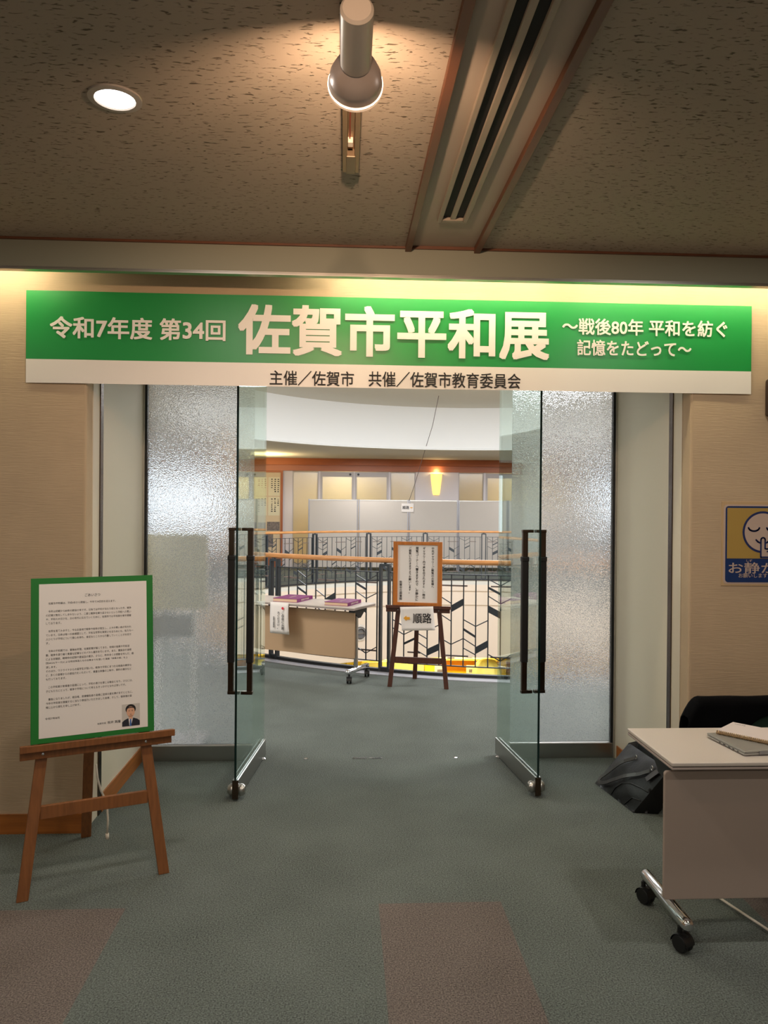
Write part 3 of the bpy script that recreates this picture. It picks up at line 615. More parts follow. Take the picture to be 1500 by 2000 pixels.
# greeting board: tilted with the easel
bt = .1016; th = math.atan(bt)
Mb = Matrix.Translation(V((-1.0346, 3.2814, 0)))
bd = empty('greeting_board', (0, 0, 0)); tag(bd, 'greeting text board with green border leaning on the brown wooden easel', 'sign board')
z0 = .616; loc = V((-1.0346, 3.2814, 0)) + Matrix.Rotation(R1, 3, 'Z') @ V((-.0046, z0*bt-.018, z0))
bd.location = loc; bd.rotation_euler = (-th, 0, R1)
BW, BH = .494, .682
mb = MB(); mb.box(-BW/2, BW/2, -.003, .005, 0, BH); mb.build('backing', greenboard, bd, bevel=.0008)
mb = MB(); mb.box(-BW/2+.031, BW/2-.027, -.0036, -.003, .021, BH-.025); mb.build('sheet', paper, bd)
para = ['　佐賀市平和展は、平成4年から開催し、今年で34回目を迎えます。', '',
'　今年は終戦から80年の節目の年です。日本では平和が当たり前となった今、戦争', 'の記憶が風化してしまわないよう、二度と戦争を繰り返さないという平和への思い', 'や、平和の大切さを、次の世代に伝えていくために、佐賀市では平和展を毎年開催', 'しております。', '',
'　世界を見てみますと、今なお各地で戦争や紛争が発生し、人々の尊い命が失われ', 'ています。日本は唯一の被爆国として、平和な世界を実現させるためにも、私たち一', '人ひとりが平和について関心を持ち、身近なところから行動していくことが大切で', 'す。', '',
'　今年の平和展では、戦後80年間、佐賀新聞が報じてきた、地域の復興や平和活', '動、戦争を語り継ぐ貴重な記事などのパネル展示を行います。また、遺族会の皆様', 'による体験談、戦時中の記録や遺留品の展示、さらに、昨年多くの感動を呼んだ、劇', '団SAGA(サーガ)による特攻隊員たちの出撃までを描いた演劇「神風の誉」を上', '演します。', 'そのほか、ウクライナからの留学生が描いた、戦争や平和にまつわる絵画の展示な', 'ど、多くの皆様からの御協力をいただいて、貴重な映像の上映や、資料の展示など', 'も行っております。', '',
'　この平和展が来場者の皆様にとって、平和の尊さを感じる機会となり、さらには、', '子どもたちにとって、戦争や平和について考えるきっかけとなれば幸いです。', '',
'　最後になりましたが、戦没者、原爆犠牲者の皆様に追悼の意を捧げますとともに、', '今年の平和展を開催するに当たり御協力いただきました皆様、そして、御来場の皆', '様に心から御礼を申し上げます。']
items = [('ごあいさつ', front(-.005, -.0042, BH-.077), .062, .0125, .004, 'C')]
zt = BH-.102; dz = .01655; CHW = .357/38
for i, ln in enumerate(para):
    if not ln: continue
    ind = len(ln)-len(ln.lstrip('　')); body = ln.lstrip('　')
    n = sum(.55 if ord(c) < 128 else 1 for c in body)
    if body[-1] in '。、': n -= .6
    items.append((body, front(-.189+ind*CHW, -.0042, zt-i*dz), n*CHW*.985, .0098, .0, 'L'))
items.append(('令和7年8月', front(-.192, -.0042, .104), .055, .0095, 0, 'L'))
items.append(('佐賀市長', front(.012, -.0042, .060), .035, .0078, 0, 'L')); items.append(('坂井 英隆', front(.053, -.0042, .063), .054, .0115, .004, 'L'))
text('lettering', items, ink, bd)
pt = MB(); pt.box(.112, .187, -.0042, -.0036, .070, .164); pt = pt.build('portrait', photo_bg, bd); pt.location.z = -.038
def disc(mb, cx, cz, rx, rz, y, n=28): mb.prism([(cx+rx*math.cos(2*PI*k/n), y, cz+rz*math.sin(2*PI*k/n)) for k in range(n)], (0, -.0002, 0))
mb = MB(); mb.prism([(.113, -.0044, .0705), (.186, -.0044, .0705), (.186, -.0044, .090), (.176, -.0044, .098), (.160, -.0044, .104), (.137, -.0044, .104), (.122, -.0044, .097), (.113, -.0044, .089)], (0, -.0002, 0)); mb.build('suit', suit, pt)
mb = MB(); mb.prism([(.139, -.0047, .104), (.158, -.0047, .104), (.149, -.0047, .0705), (.143, -.0047, .0705)], (0, -.0002, 0)); mb.build('shirt', paper, pt)
mb = MB(); mb.prism([(.1455, -.005, .1), (.1505, -.005, .1), (.1515, -.005, .0705), (.1435, -.005, .0705)], (0, -.0002, 0)); mb.build('tie', tie, pt)
mb = MB(); disc(mb, .1485, .142, .0215, .0205, -.0047); mb.build('hair', hairm, pt)
mb = MB(); disc(mb, .1485, .131, .0170, .0225, -.0050); mb.box(.141, .156, -.0052, -.0050, .100, .115); mb.build('face', skin, pt)
mb = MB(); mb.prism([(.131, -.0053, .141), (.134, -.0053, .149), (.150, -.0053, .152), (.164, -.0053, .148), (.166, -.0053, .140), (.162, -.0053, .146), (.150, -.0053, .1475), (.137, -.0053, .146)], (0, -.0002, 0))
for x in (.142, .155): mb.box(x-.0028, x+.0028, -.0055, -.0053, .1335, .135); mb.box(x-.003, x+.003, -.0055, -.0053, .1378, .1388)
mb.box(.1445, .1525, -.0055, -.0053, .1195, .1208); mb.build('features', hairm, pt)

R2 = math.radians(-11.8)
e2 = easel((.6646, 6.832, 0), R2, 'dark_easel', 'dark brown easel standing by the near railing with a framed notice', wood_dark, .255, .016, .708, -.2905, .2911, .182, .245, (-.07, .36), wood_dark, top=1.15, wl=.040)
fl = V((.6646, 6.832, 0)) + Matrix.Rotation(R2, 3, 'Z') @ V((-.010, .7263*.016-.025, .7345))
nf = empty('framed_notice', fl, R2); nf.rotation_euler = (-.016, 0, R2); tag(nf, 'wood framed vertical Japanese notice on the dark brown easel', 'notice')
FW, FH = .438, .572
mb = MB(); fr = .040
mb.box(-FW/2, -FW/2+fr, -.012, .010, 0, FH); mb.box(FW/2-fr, FW/2, -.012, .010, 0, FH); mb.box(-FW/2+fr, FW/2-fr, -.012, .010, 0, fr-.01); mb.box(-FW/2+fr, FW/2-fr, -.012, .010, FH-fr+.01, FH); mb.build('frame', wood_frame, nf, bevel=.002)
mb = MB(); mb.box(-FW/2+fr-.002, FW/2-fr+.002, -.002, .002, fr-.012, FH-fr+.012); mb.build('sheet', paper, nf)
def vert(body, x, z1, z0): return ('\n'.join('︱' if c in 'ー' else c for c in body), front(x, -.0032, (z1+z0)/2), None, z1-z0, .018, 'C')
text('lettering', [vert('中央ギャラリーご観覧のお客様へ', .135, .525, .165), vert('ギャラリー内で声を出されますと、一階の', .057, .525, .065), vert('閲覧コーナーへ響きますので、お静かに', -.005, .525, .045), vert('ご観覧いただきますようお願いします。', -.068, .525, .110), vert('佐賀市立図書館', -.150, .222, .050)], ink, nf)
# route paper taped on the dark easel
rp = empty('route_paper', V((.6646, 6.832, 0)) + Matrix.Rotation(R2, 3, 'Z') @ V((-.012, -.052, .525)), R2); tag(rp, 'white paper with orange arrow and route lettering taped below the framed notice', 'paper sign')
mb = MB(); nx, nz = 8, 8; PW, PH = .295, .208
def pc(i, j):
    x = -PW/2+PW*i/nx; z = PH*j/nz; k = 1-j/nz
    return V((x+.02*k, -.006-.018*k*k+.012*((i/nx-.5)**2)*k, z+(i/nx-.5)*.012))
g = [[mb.bm.verts.new(pc(i, j)) for j in range(nz+1)] for i in range(nx+1)]
for i in range(nx):
    for j in range(nz): mb.bm.faces.new((g[i][j], g[i+1][j], g[i+1][j+1], g[i][j+1]))
o = mb.build('sheet', paper, rp, smooth=True); sm = o.modifiers.new('thick', 'SOLIDIFY'); sm.thickness = .0006
text('lettering', [('順路', front(.052, -.0165, .108, .03), .165, .088, .012, 'C')], ink, rp)
mb = MB(); ar = [(-.115, .105), (-.088, .128), (-.088, .115), (-.058, .116), (-.058, .092), (-.088, .091), (-.088, .079)]
mb.prism([(x, -.0155, z) for x, z in ar], (0, -.0004, 0)); mb.build('arrow', inkorange, rp)

# ------------------------------------------------------------------ folding tables
def caster(parent, x, y, rz=0.3, h=.084):
    e = MB(); M = Matrix.Translation((x, y, 0)) @ Matrix.Rotation(rz, 4, 'Z')
    for s_ in (-.013, .013):
        e.lathe([(.0, -.010), (.028, -.010), (.033, -.004), (.033, .004), (.028, .010), (.0, .010)], M @ Matrix.Translation((s_, 0, .033)) @ Matrix.Rotation(PI/2, 4, 'Y'), 24)
    e.box(-.006, .006, -.02, .02, .03, .066, M); c = e.build('caster', black, parent, smooth='auto')
    k = MB(); k.lathe([(.034, -.0245), (.034, .0245)], M @ Matrix.Translation((0, 0, .032)) @ Matrix.Rotation(PI/2, 4, 'Y') , 24)
    for f in [f for f in k.bm.faces if (M.inverted() @ f.calc_center_median()).z < .034]: k.bm.faces.remove(f)
    k.tube([M @ V((0, .012, .06)), M @ V((0, .012, h))], .009); k.build('hood', black, c, smooth='auto')
def folding_table(name, label, loc, rz, L, sgn, pm, py, pz0, pz1, px):
    """local corner at origin; table runs along sgn*x; y back"""
    e = tag(empty(name, loc, rz), label, 'table'); D = .437; sx = lambda a, b: sorted((sgn*a, sgn*b))
    mb = MB(); a, b = sx(0, L)
    mb.box(a, b, 0, D, .686, .70); mb.build('tabletop', desk_top, e, bevel=.0035, seg=3)
    mb = MB(); mb.box(a+.004, b-.004, .004, D-.004, .675, .687); mb.build('core', mat('edge_groove', (70, 60, 56), .6), e)
    mb = MB(); mb.box(a+.001, b-.001, .001, D-.001, .673, .6835); mb.build('edge_band', desk_edge, e, bevel=.004, seg=2)
    mb = MB(); a, b = sx(px, L-px); P = rrect(a, b, pz0, pz1, .014, py-.008); mb.prism(P, (0, .016, 0)); mb.build('modesty_panel', pm, e, bevel=.003)
    for q in (.075, L-.075):
        x = sgn*q
        mb = MB(); mb.box(x-.015, x+.015, .17, .205, .11, .64); mb.build('post', steel, e, bevel=.006)
        mb = MB(); mb.box(x-.03, x+.03, .10, .34, .64, .6745); mb.prism([(x-.02, .12, .64), (x-.02, .32, .64), (x-.02, .24, .58), (x-.02, .20, .58)], (.04, 0, 0)); mb.build('hinge_bracket', black, e)
        f = MB(); f.tube([(x, .012, .104), (x, .016, .104), (x, .03, .104), (x, D-.03, .104), (x, D-.016, .104), (x, D-.012, .104)], [.012, .019, .024, .024, .019, .012], 20); f.build('foot', chrome, e, smooth=True)
        for y in (.045, D-.05): caster(e, x-.01*sgn, y, .5)
    return e
fd = folding_table('folding_desk', 'beige folding desk on chrome feet at right with laptop and notebook', (1.173, 2.680, 0), 0, 1.5, 1, desk_panel, .075, .176, .648, .003)
ft = folding_table('folding_table', 'beige wheeled folding table in the gallery holding two purple books', (.085, 6.93, 0), math.radians(-30), 1.8, -1, table_panel, .12, .215, .645, .05)

# books on the gallery table
T2 = Matrix.Translation((.085, 6.93, .70)) @ Matrix.Rotation(math.radians(-30), 4, 'Z')
def book(x, y, rz, w_, d_, h, label, title):
    p = T2 @ V((x, y, 0)); e = tag(empty('purple_book', p, math.radians(-30)+rz), label, 'book', 'purple books on the gallery table')
    mb = MB(); mb.box(-w_/2, w_/2, -d_/2, d_/2, h-.003, h); mb.box(-w_/2, w_/2, -d_/2, d_/2, 0, .003); mb.box(w_/2-.003, w_/2, -d_/2, d_/2, .003, h-.003); mb.build('cover', purple, e)
    mb = MB(); mb.box(-w_/2+.004, w_/2-.003, -d_/2+.004, d_/2-.004, .003, h-.003); mb.build('pages', pages, e)
    text('lettering', [(title, Matrix.Translation((0, 0, h+.0006)) @ Matrix.Rotation(PI/2, 4, 'Z'), .13, .022, .01, 'C'), (title, Matrix.Translation((w_/2+.0006, 0, h/2)) @ Matrix.Rotation(PI/2, 4, 'Z') @ Matrix.Rotation(PI/2, 4, 'X'), .17, .017, .01, 'C')], cream, e)
BKX = [(-.80, .22, .12), (-.235, .215, .10)]
book(*BKX[0][:2], BKX[0][2], .26, .34, .034, 'left purple book lying on the gallery table above the hanging paper', '佐賀市平和展')
book(*BKX[1][:2], BKX[1][2], .24, .31, .032, 'right purple book lying near the end of the gallery table', '佐賀市平和展')
# hanging paper notice
hp = empty('hanging_notice', T2 @ V((-.80, -.004, 0)), math.radians(-30)); tag(hp, 'white paper notice with red dot hanging from the gallery table edge', 'paper sign')
mb = MB(); nx, nz = 6, 8
g = [[mb.bm.verts.new(V((-.105+.21*i/nx+.012*(1-j/nz)*(i/nx), -.006-.012*math.sin(3*(1-j/nz))*(.4+.6*i/nx), -.295+.297*j/nz))) for j in range(nz+1)] for i in range(nx+1)]
for i in range(nx):
    for j in range(nz): mb.bm.faces.new((g[i][j], g[i+1][j], g[i+1][j+1], g[i][j+1]))
o = mb.build('sheet', paper, hp, smooth=True); sm = o.modifiers.new('thick', 'SOLIDIFY'); sm.thickness = .0006
text('lettering', [('\n'.join('ご自由にお開'), front(.050, -.024, -.165), None, .175, .01, 'C'), ('\n'.join('きください。'), front(.0, -.024, -.165), None, .165, .01, 'C'), ('\n'.join('佐賀市図書館'), front(-.052, -.024, -.185), None, .105, .01, 'C')], ink, hp)
mb = MB(); disc(mb, .048, -.050, .013, .013, -.0225); mb.build('red_dot', inkred, hp)

# ------------------------------------------------------------------ desk things
lp = tag(empty('laptop', (1.473, 2.745, .70), math.radians(7)), 'closed silver laptop lying on the folding desk under the notebook', 'laptop')
mb = MB(); mb.box(0, .33, 0, .235, .003, .0115); mb.build('base', laptop_m, lp, bevel=.002)
mb = MB(); mb.box(0, .33, 0, .235, .0125, .0195); mb.build('lid', laptop_m, lp, bevel=.002)
mb = MB(); mb.box(.06, .27, -.003, .0, .004, .017); mb.build('hinge_cover', mat('hinge_grey', (140, 140, 142), .4, .5), lp)
for y, l in ((.035, .008), (.060, .011), (.085, .013), (.115, .014), (.145, .01)):
    mb = MB(); mb.box(-.0006, .002, y, y+l, .0055, .0095); mb.build('port', black, lp)
nb = tag(empty('notebook', (1.468, 2.962, .7225), math.radians(-48)), 'pale ring bound notebook lying askew on the silver laptop', 'notebook')
mb = MB(); mb.box(.004, .25, .008, .178, .0, .009); mb.build('pages', pages, nb)
mb = MB(); mb.box(.002, .252, .006, .18, .009, .0105); mb.build('cover', mat('notebook_cover', (214, 200, 196), .6), nb)
text('lettering', [('NOTE', Matrix.Translation((.04, .155, .0110)), .04, .010, .01, 'C')], mat('grey_ink', (130, 124, 130), .6), nb)
mb = MB()
for i in range(34):
    x = .008+i*.0072
    mb.tube([(x, .004+.008*math.cos(a), .0055+.0075*math.sin(a)) for a in [2*PI*k/10 for k in range(10)]], .0011, 5, closed=True)
mb.build('wire_binding', gold, nb, smooth=True)
# chair and jacket
ch = tag(empty('office_chair', (1.845, 3.42, 0)), 'dark green upholstered chair behind the folding desk under a black jacket', 'chair')
mb = MB(); P = rrect(-.21, .21, .44, .715, .06, .075); mb.prism(P, (0, .035, 0)); mb.build('backrest', chair_green, ch, bevel=.012, seg=3)
mb = MB(); mb.prism([(x, z, .405) for x, _, z in rrect(-.22, .22, -.36, .06, .06, 0)], (0, 0, .05)); mb.build('seat', chair_green, ch, bevel=.015, seg=3)
for s_ in (-1, 1):
    mb = MB(); x = .21*s_; mb.tube([(x*.9, .09, .60), (x, .11, .42), (x, .10, .05), (x, .06, .012), (x, -.16, .012), (x, -.22, .03), (x, -.20, .40)], .0095, 10); mb.build('sled_leg', chrome, ch, smooth=True)
jk = MB(); nu, nv = 36, 26; g = []
for i in range(nu+1):
    u = i/nu; x = -.245+.53*u; col = []
    zt = .735-.09*max(0, (.10-u)/.10)**1.6 - .05*max(0, (u-.86)/.14)**2
    cut = .42+.235*max(0, 1-((u-.73)/.30)**2)**.5 if abs(u-.73) < .30 else .42
    for j in range(nv+1):
        v = j/nv
        if v < .45: k = v/.45; y = .045; z = cut+(zt-.03-cut)*k
        elif v < .6: a = (v-.45)/.15*PI; y = .0875-.0425*math.cos(a); z = zt-.03+.03*math.sin(a)
        else: k = (v-.6)/.4; y = .13; z = zt-.03-.40*k
        nz_ = noise.noise(V((x*9, z*6, y*9)))
        col.append(jk.bm.verts.new((x+.008*nz_+(-.03*(1-(z-.4)/.34) if u < .1 else 0), y+.016*nz_*(-1 if y < .08 else 1), z)))
    g.append(col)
for i in range(nu):
    for j in range(nv): jk.bm.faces.new((g[i][j], g[i+1][j], g[i+1][j+1], g[i][j+1]))
jk = jk.build('black_jacket', cloth_black, smooth=True); jk.location = (1.845, 3.42, 0); sm = jk.modifiers.new('thick', 'SOLIDIFY'); sm.thickness = .008
tag(jk, 'black jacket draped over the chair back behind the folding desk', 'jacket')
mb = MB(); mb.tube([(1.47, 3.32, .02), (1.545, 3.045, .02), (1.608, 2.824, .02), (1.63, 2.80, .008), (1.75, 2.80, .006)], .005, 8)
tag(mb.build('pale_rod', string_m, smooth=True), 'thin pale rod running across the carpet under the folding desk', 'cord')  # taken for a metal stretcher bar, modelled as a thin bent tube
# tote bag slumped against the right doorway panel
bg = tag(empty('tote_bag', (1.58, 4.18, 0)), 'black leather tote bag slumped on the carpet against the right doorway panel', 'bag')
def bp(p): return V(p)-V((1.58, 4.18, 0))
A, B, Cc, D_ = bp((1.475, 4.42, .0)), bp((1.535, 3.985, .0)), bp((1.690, 3.90, .255)), bp((1.690, 4.46, .225))
A2, B2, C2, D2 = bp((1.655, 4.40, .0)), bp((1.665, 3.96, .0)), bp((1.742, 3.90, .270)), bp((1.744, 4.44, .245))
def patch(mb, a, b, c, d, n=12, amp=.012, bul=0.0, ph=0):
    nn = (b-a).cross(d-a).normalized(); G = []
    for i in range(n+1):
        row = []
        for j in range(n+1):
            u, v = i/n, j/n; p = a*(1-u)*(1-v)+b*u*(1-v)+c*u*v+d*(1-u)*v
            e_ = 16*u*(1-u)*v*(1-v)
            row.append(mb.bm.verts.new(p+nn*(bul*e_+amp*e_**.5*noise.noise(p*9+V((ph, 0, 0))))))
        G.append(row)
    for i in range(n):
        for j in range(n): mb._m([mb.bm.faces.new((G[i][j], G[i+1][j], G[i+1][j+1], G[i][j+1]))])
mb = MB(); patch(mb, B, A, D_, Cc, 18, .018, -.028 if ((A-B).cross(Cc-B)).x > 0 else .028); patch(mb, A2, B2, C2, D2, 10, .004); patch(mb, B2, B, Cc, C2, 10, .012, -.004); patch(mb, A, A2, D2, D_, 10, .01, .0); patch(mb, A, B, B2, A2, 6, 0)
bmesh.ops.remove_doubles(mb.bm, verts=mb.bm.verts[:], dist=.0005)
for v in mb.bm.verts: v.co.z = max(v.co.z, .002)
mb.build('body', leather, bg, smooth='auto', bevel=.006, seg=3)
fn = (A-B).cross(Cc-B).normalized()
sg = -1 if fn.x > 0 else 1
def onface(u, v, o=.0):     # point on the bulged front, u from B to A along the base, v up
    p = B*(1-u)*(1-v)+A*u*(1-v)+D_*u*v+Cc*(1-u)*v; e_ = 16*u*(1-u)*v*(1-v)
    return p+fn*(sg*.028*e_+.018*max(e_, 0)**.5*noise.noise(p*9))+fn*sg*o
def strap(uv, name, lift):
    mb = MB(); cv = []
    for a, b in zip(uv, uv[1:]):
        for k in range(3): cv.append((a[0]+(b[0]-a[0])*k/3, a[1]+(b[1]-a[1])*k/3))
    cv.append(uv[-1]); pts = [onface(u, v, .006+lift*math.sin(PI*i/(len(cv)-1))) for i, (u, v) in enumerate(cv)]
    L_ = []
    for i, p in enumerate(pts):
        t = (pts[min(i+1, len(pts)-1)]-pts[max(i-1, 0)]).normalized(); sd = t.cross(fn).normalized()*.0105
        L_.append([mb.bm.verts.new(q) for q in (p-sd, p+sd, p+sd+fn*sg*.005, p-sd+fn*sg*.005)])
    for a, b in zip(L_, L_[1:]):
        for k in range(4): mb.bm.faces.new((a[k], a[(k+1) % 4], b[(k+1) % 4], b[k]))
    mb.bm.faces.new(L_[0]); mb.bm.faces.new(L_[-1][::-1]); mb.build(name, strap_m, bg)
strap_m = mat('strap_leather', (50, 46, 45), .42, spec=.5)  # paler than the body leather: strap highlights put into the colour
strap([(.60, .84), (.66, .68), (.74, .50), (.82, .32), (.87, .18), (.86, .10), (.79, .09), (.68, .18), (.54, .33), (.40, .50), (.27, .66), (.20, .80)], 'handle', .020)
for u in (.60, .20):
    mb = MB(); mb.tube([onface(u, .86, .010)+V((0, .012*math.cos(a), .012*math.sin(a))) for a in [2*PI*k/14 for k in range(14)]], .003, 6, closed=True); mb.build('ring', chrome, bg, smooth=True)
mb = MB(); mb.tube([onface(u, v, .003) for u, v in ((.02, .46), (.12, .46), (.3, .42), (.45, .32), (.52, .18), (.55, .03))], .003, 6); mb.tube([onface(u, v, .003) for u, v in ((.02, .26), (.14, .22), (.22, .03))], .0025, 6); mb.build('seam', mat('seam_leather', (12, 11, 12), .4), bg, smooth=True)
mb = MB(); mb.prism([onface(.14, .9, .008), onface(.06, .86, .010), onface(.10, .62, .012), onface(.17, .66, .010)], fn*sg*.004); mb.build('luggage_tag', strap_m, bg)

# ------------------------------------------------------------------ railing
def pol(a, r=RR): a = math.radians(a); return V((r*math.sin(a), -r*math.cos(a), 0))
# (kind, column, z, column, z) as seen from the near side
PAT = [('h', .8, .87, 2.1, .875), ('f', 2, .95, 3, .88), ('f', 2, .86, 3, .80), ('t', 2, .78, 3, .72), ('f', 3, .89, 4, .95), ('f', 4, .77, 5, .70), ('h', 4.2, .87, 6.3, .87), ('h', 8.2, .87, 9.9, .87),
 ('T', 5, .65, 6, .72), ('f', 4, .60, 5, .53), ('f', 4, .37, 5, .31), ('f', 5, .31, 6, .37), ('f', 6, .55, 7, .49), ('t', 6, .46, 7, .39), ('f', 6, .37, 7, .30), ('f', 6, .28, 7, .22), ('f', 7, .49, 8, .55), ('T', 7, .26, 8, .33),
 ('f', 8, .94, 9, .88), ('t', 8, .86, 9, .80), ('f', 8, .78, 9, .71), ('T', 8, .66, 9, .60), ('f', 9, .88, 10, .95), ('f', 9, .71, 10, .77), ('f', 8, .23, 9, .17), ('f', 9, .17, 10, .24), ('h', 4.3, .20, 6.4, .20), ('h', 1.3, .21, 2.4, .21), ('h', 8.2, .20, 9.9, .20),
 ('f', 0, .52, 1, .46), ('f', 0, .44, 1, .38), ('f', 1, .38, 2, .44), ('t', 1, .29, 2, .35), ('f', 2, .50, 3, .43), ('f', 2, .41, 3, .35), ('f', 2, .33, 3, .26), ('f', 2, .24, 3, .18), ('f', 3, .43, 4, .49), ('T', 3, .22, 4, .28)]
def railing(rot, label):
    e = tag(empty('gallery_railing', (CX, CY, 0), math.radians(rot)), label, 'railing')
    mb = MB(); mb.tube([pol(a)+V((0, 0, 1.095)) for a in [-89.9+k*179.8/150 for k in range(151)]], .026, 14); mb.build('handrail', wood_rail, e, smooth=True)
    first = None; posts = None
    for i in range(12):
        p0 = -89.3+15*i-1.0+2*0
        p0 = -83.3-.0+15*i
        # post at p0
        if posts is None:
            mb = MB()
            for d in (-.5, .5):
                c = pol(d, RR); t_ = pol(d+90, 1)
                M = Matrix.Translation((c.x, c.y, 0)) @ Matrix.Rotation(math.radians(d), 4, 'Z'); mb.box(-.011, .011, -.026, .026, .0, 1.045, M)
            M = Matrix.Translation(pol(0)); mb.box(-.05, .05, -.026, .026, 1.035, 1.06, M); mb.box(-.05, .05, -.02, .02, .034, .05, M); mb.tube([pol(0)+V((0, 0, 1.05)), pol(0)+V((0, 0, 1.08))], .012)
            posts = mb.build('post', iron, e); po = posts
        else: po = posts.copy(); COL.objects.link(po); po.parent = e
        po.rotation_euler = (0, 0, math.radians(p0))
        if i == 11: break
        if first is None:
            mb = MB(); ca = lambda c: .92+1.316*c
            for c in range(11): mb.bar(pol(ca(c))+V((0, 0, .10)), pol(ca(c))+V((0, 0, .98)), .010, .010)
            for z in (.104, .978):
                A_ = [.5+14*k/12 for k in range(13)]
                for a, b in zip(A_, A_[1:]): mb.bar(pol(a)+V((0, 0, z)), pol(b)+V((0, 0, z)), .024, .009)
            for k, c0, z0, c1, z1 in PAT:
                if k in 'ft':
                    hh = .010 if k == 'f' else .024; a, b = pol(ca(c0))+V((0, 0, z0)), pol(ca(c1))+V((0, 0, z1))
                    o_ = pol(ca((c0+c1)/2), .005); mb.prism([a+V((0, 0, -hh/2))-o_, b+V((0, 0, -hh/2))-o_, b+V((0, 0, hh/2))-o_, a+V((0, 0, hh/2))-o_], o_*2)
            first = mb.build('grille_panel', iron, e); gp = first
            for k, c0, z0, c1, z1 in PAT:
                if k == 'T':
                    hh = .066; a, b = pol(ca(c0))+V((0, 0, z0)), pol(ca(c1))+V((0, 0, z1)); o_ = pol(ca((c0+c1)/2), .004)
                    m2 = MB(); m2.prism([a+V((0, 0, -hh/2))-o_, b+V((0, 0, -hh/2))-o_, b+V((0, 0, hh/2))-o_, a+V((0, 0, hh/2))-o_], o_*2); m2.build('fin', iron, first)
                if k == 'h':
                    m2 = MB(); m2.bar(pol(ca(c0), RR-.012)+V((0, 0, z0)), pol(ca(c1), RR-.012)+V((0, 0, z1)), .012, .014); m2.build('crosspiece', ironbrown, first)
        else:
            gp = copy_tree(first, e)
        gp.rotation_euler = (0, 0, math.radians(p0))
    return e
railing(0, 'near curved railing with wooden handrail and dark chevron grille behind the dark easel')
railing(180, 'far curved railing with wooden handrail across the void in front of grey partitions')

# ------------------------------------------------------------------ far gallery things
PX = [-.932, .344, 1.634, 2.906, 4.19, 5.47, 6.75]
for i in range(6):
    a, b = PX[i], PX[i+1]
    e = tag(empty('partition_panel', ((a+b)/2, 19.6, 0)), ['first grey exhibition partition from the left beyond the far railing', 'second grey exhibition partition from the left beyond the far railing', 'third grey partition from the left, below the wall lamp', 'fourth grey partition from the left beside the right glass door', 'fifth grey partition from the left, mostly behind the right glass door', 'last grey partition at right, behind the frosted glass'][i], 'partition', 'grey partitions beyond the far railing')
    h = (b-a)/2
    mb = MB(); mb.box(-h+.03, h-.03, -.014, .014, .1, 1.80); mb.build('board', board_grey, e)
    mb = MB(); mb.box(-h+.025, h-.025, -.018, .018, 1.795, 1.822); mb.build('top_rail', alu, e)
    for s_ in (-1, 1):
        mb = MB(); mb.box(s_*(h-.02)-.014, s_*(h-.02)+.014, -.02, .02, .02, 1.83); mb.box(s_*(h-.02)-.014, s_*(h-.02)+.014, -.25, .25, .0, .025); mb.build('post', mat('partition_post', (150, 150, 156), .35, .7), e)
rs = tag(empty('route_card', (1.60, 19.575, 1.52)), 'small white route card on the seam between two grey partitions', 'paper sign')
mb = MB(); mb.box(-.155, .155, -.003, .0, 0, .215); mb.build('card', paper, rs)
text('lettering', [('順路', front(-.045, -.0045, .11), .17, .085, .02, 'C')], ink, rs)
mb = MB(); mb.prism([(x, -.004, z) for x, z in ((.06, .10), (.10, .10), (.10, .085), (.135, .108), (.10, .13), (.10, .116), (.06, .116))], (0, -.001, 0)); mb.build('arrow', inkorange, rs)
# wall lamp
sc = tag(empty('wall_sconce', (2.49, FWY, 1.98)), 'glowing tapered wall lamp between the glazed bays of the far wall', 'wall lamp')
mb = MB(); n = 20; R0, R1_ = .095, .150; prev = None
for zz, rr_ in ((0, .085), (.06, .102), (.25, .125), (.45, .150), (.58, .158)):
    ring = [mb.bm.verts.new((rr_*math.cos(PI+PI*k/n), rr_*.85*math.sin(PI+PI*k/n), zz)) for k in range(n+1)]
    if prev:
        for k in range(n): mb.bm.faces.new((prev[k], prev[k+1], ring[k+1], ring[k]))
    else: mb.bm.faces.new(ring)
    prev = ring
mb.build('shade', sconce_m, sc, smooth='auto')
mb = MB(); mb.box(-.05, .05, -.02, 0, .1, .4); mb.build('back_plate', alu, sc)
light('sconce_lamp', 'POINT', (2.49, FWY-.13, 2.62), 4, (1, .72, .32), .05)
# notice display board at the far left
nbd = tag(empty('display_board', (-2.25, FWY-.10, 0)), 'brown framed display board with calligraphy sheets and old photographs at far left', 'display board')
mb = MB(); mb.box(.52, .58, -.03, .02, 0, 2.60); mb.box(-.62, -.56, -.03, .02, 0, 2.60); mb.box(-.56, .52, -.03, .02, 2.55, 2.60); mb.box(-.56, .52, -.03, .02, 0, .38); mb.build('frame', mat('display_wood', (168, 96, 56), .5), nbd)
mb = MB(); mb.box(-.56, .52, -.005, .01, .38, 2.55); mb.build('backing', mat('display_backing', (216, 196, 164), .7), nbd)
random.seed(3)
for r_ in range(2):
    for c_ in range(3):
        x = -.50+c_*.345; z = 1.92-r_*.53
        p = MB(); p.box(x, x+.31, -.009, -.005, z, z+.5); p = p.build('calligraphy_sheet', cream, nbd)
        mb = MB()
        for q in range(3):
            xx = x+.27-q*.085
            for k in range(random.randint(4, 7)): zz = z+.43-k*.055; mb.box(xx-.016-random.random()*.012, xx+.01+random.random()*.012, -.011, -.009, zz, zz+.012+random.random()*.022)
        mb.build('brush_strokes', ink if not (r_ == 0 and c_ == 1) else mat('brown_ink', (150, 84, 50), .7), p)
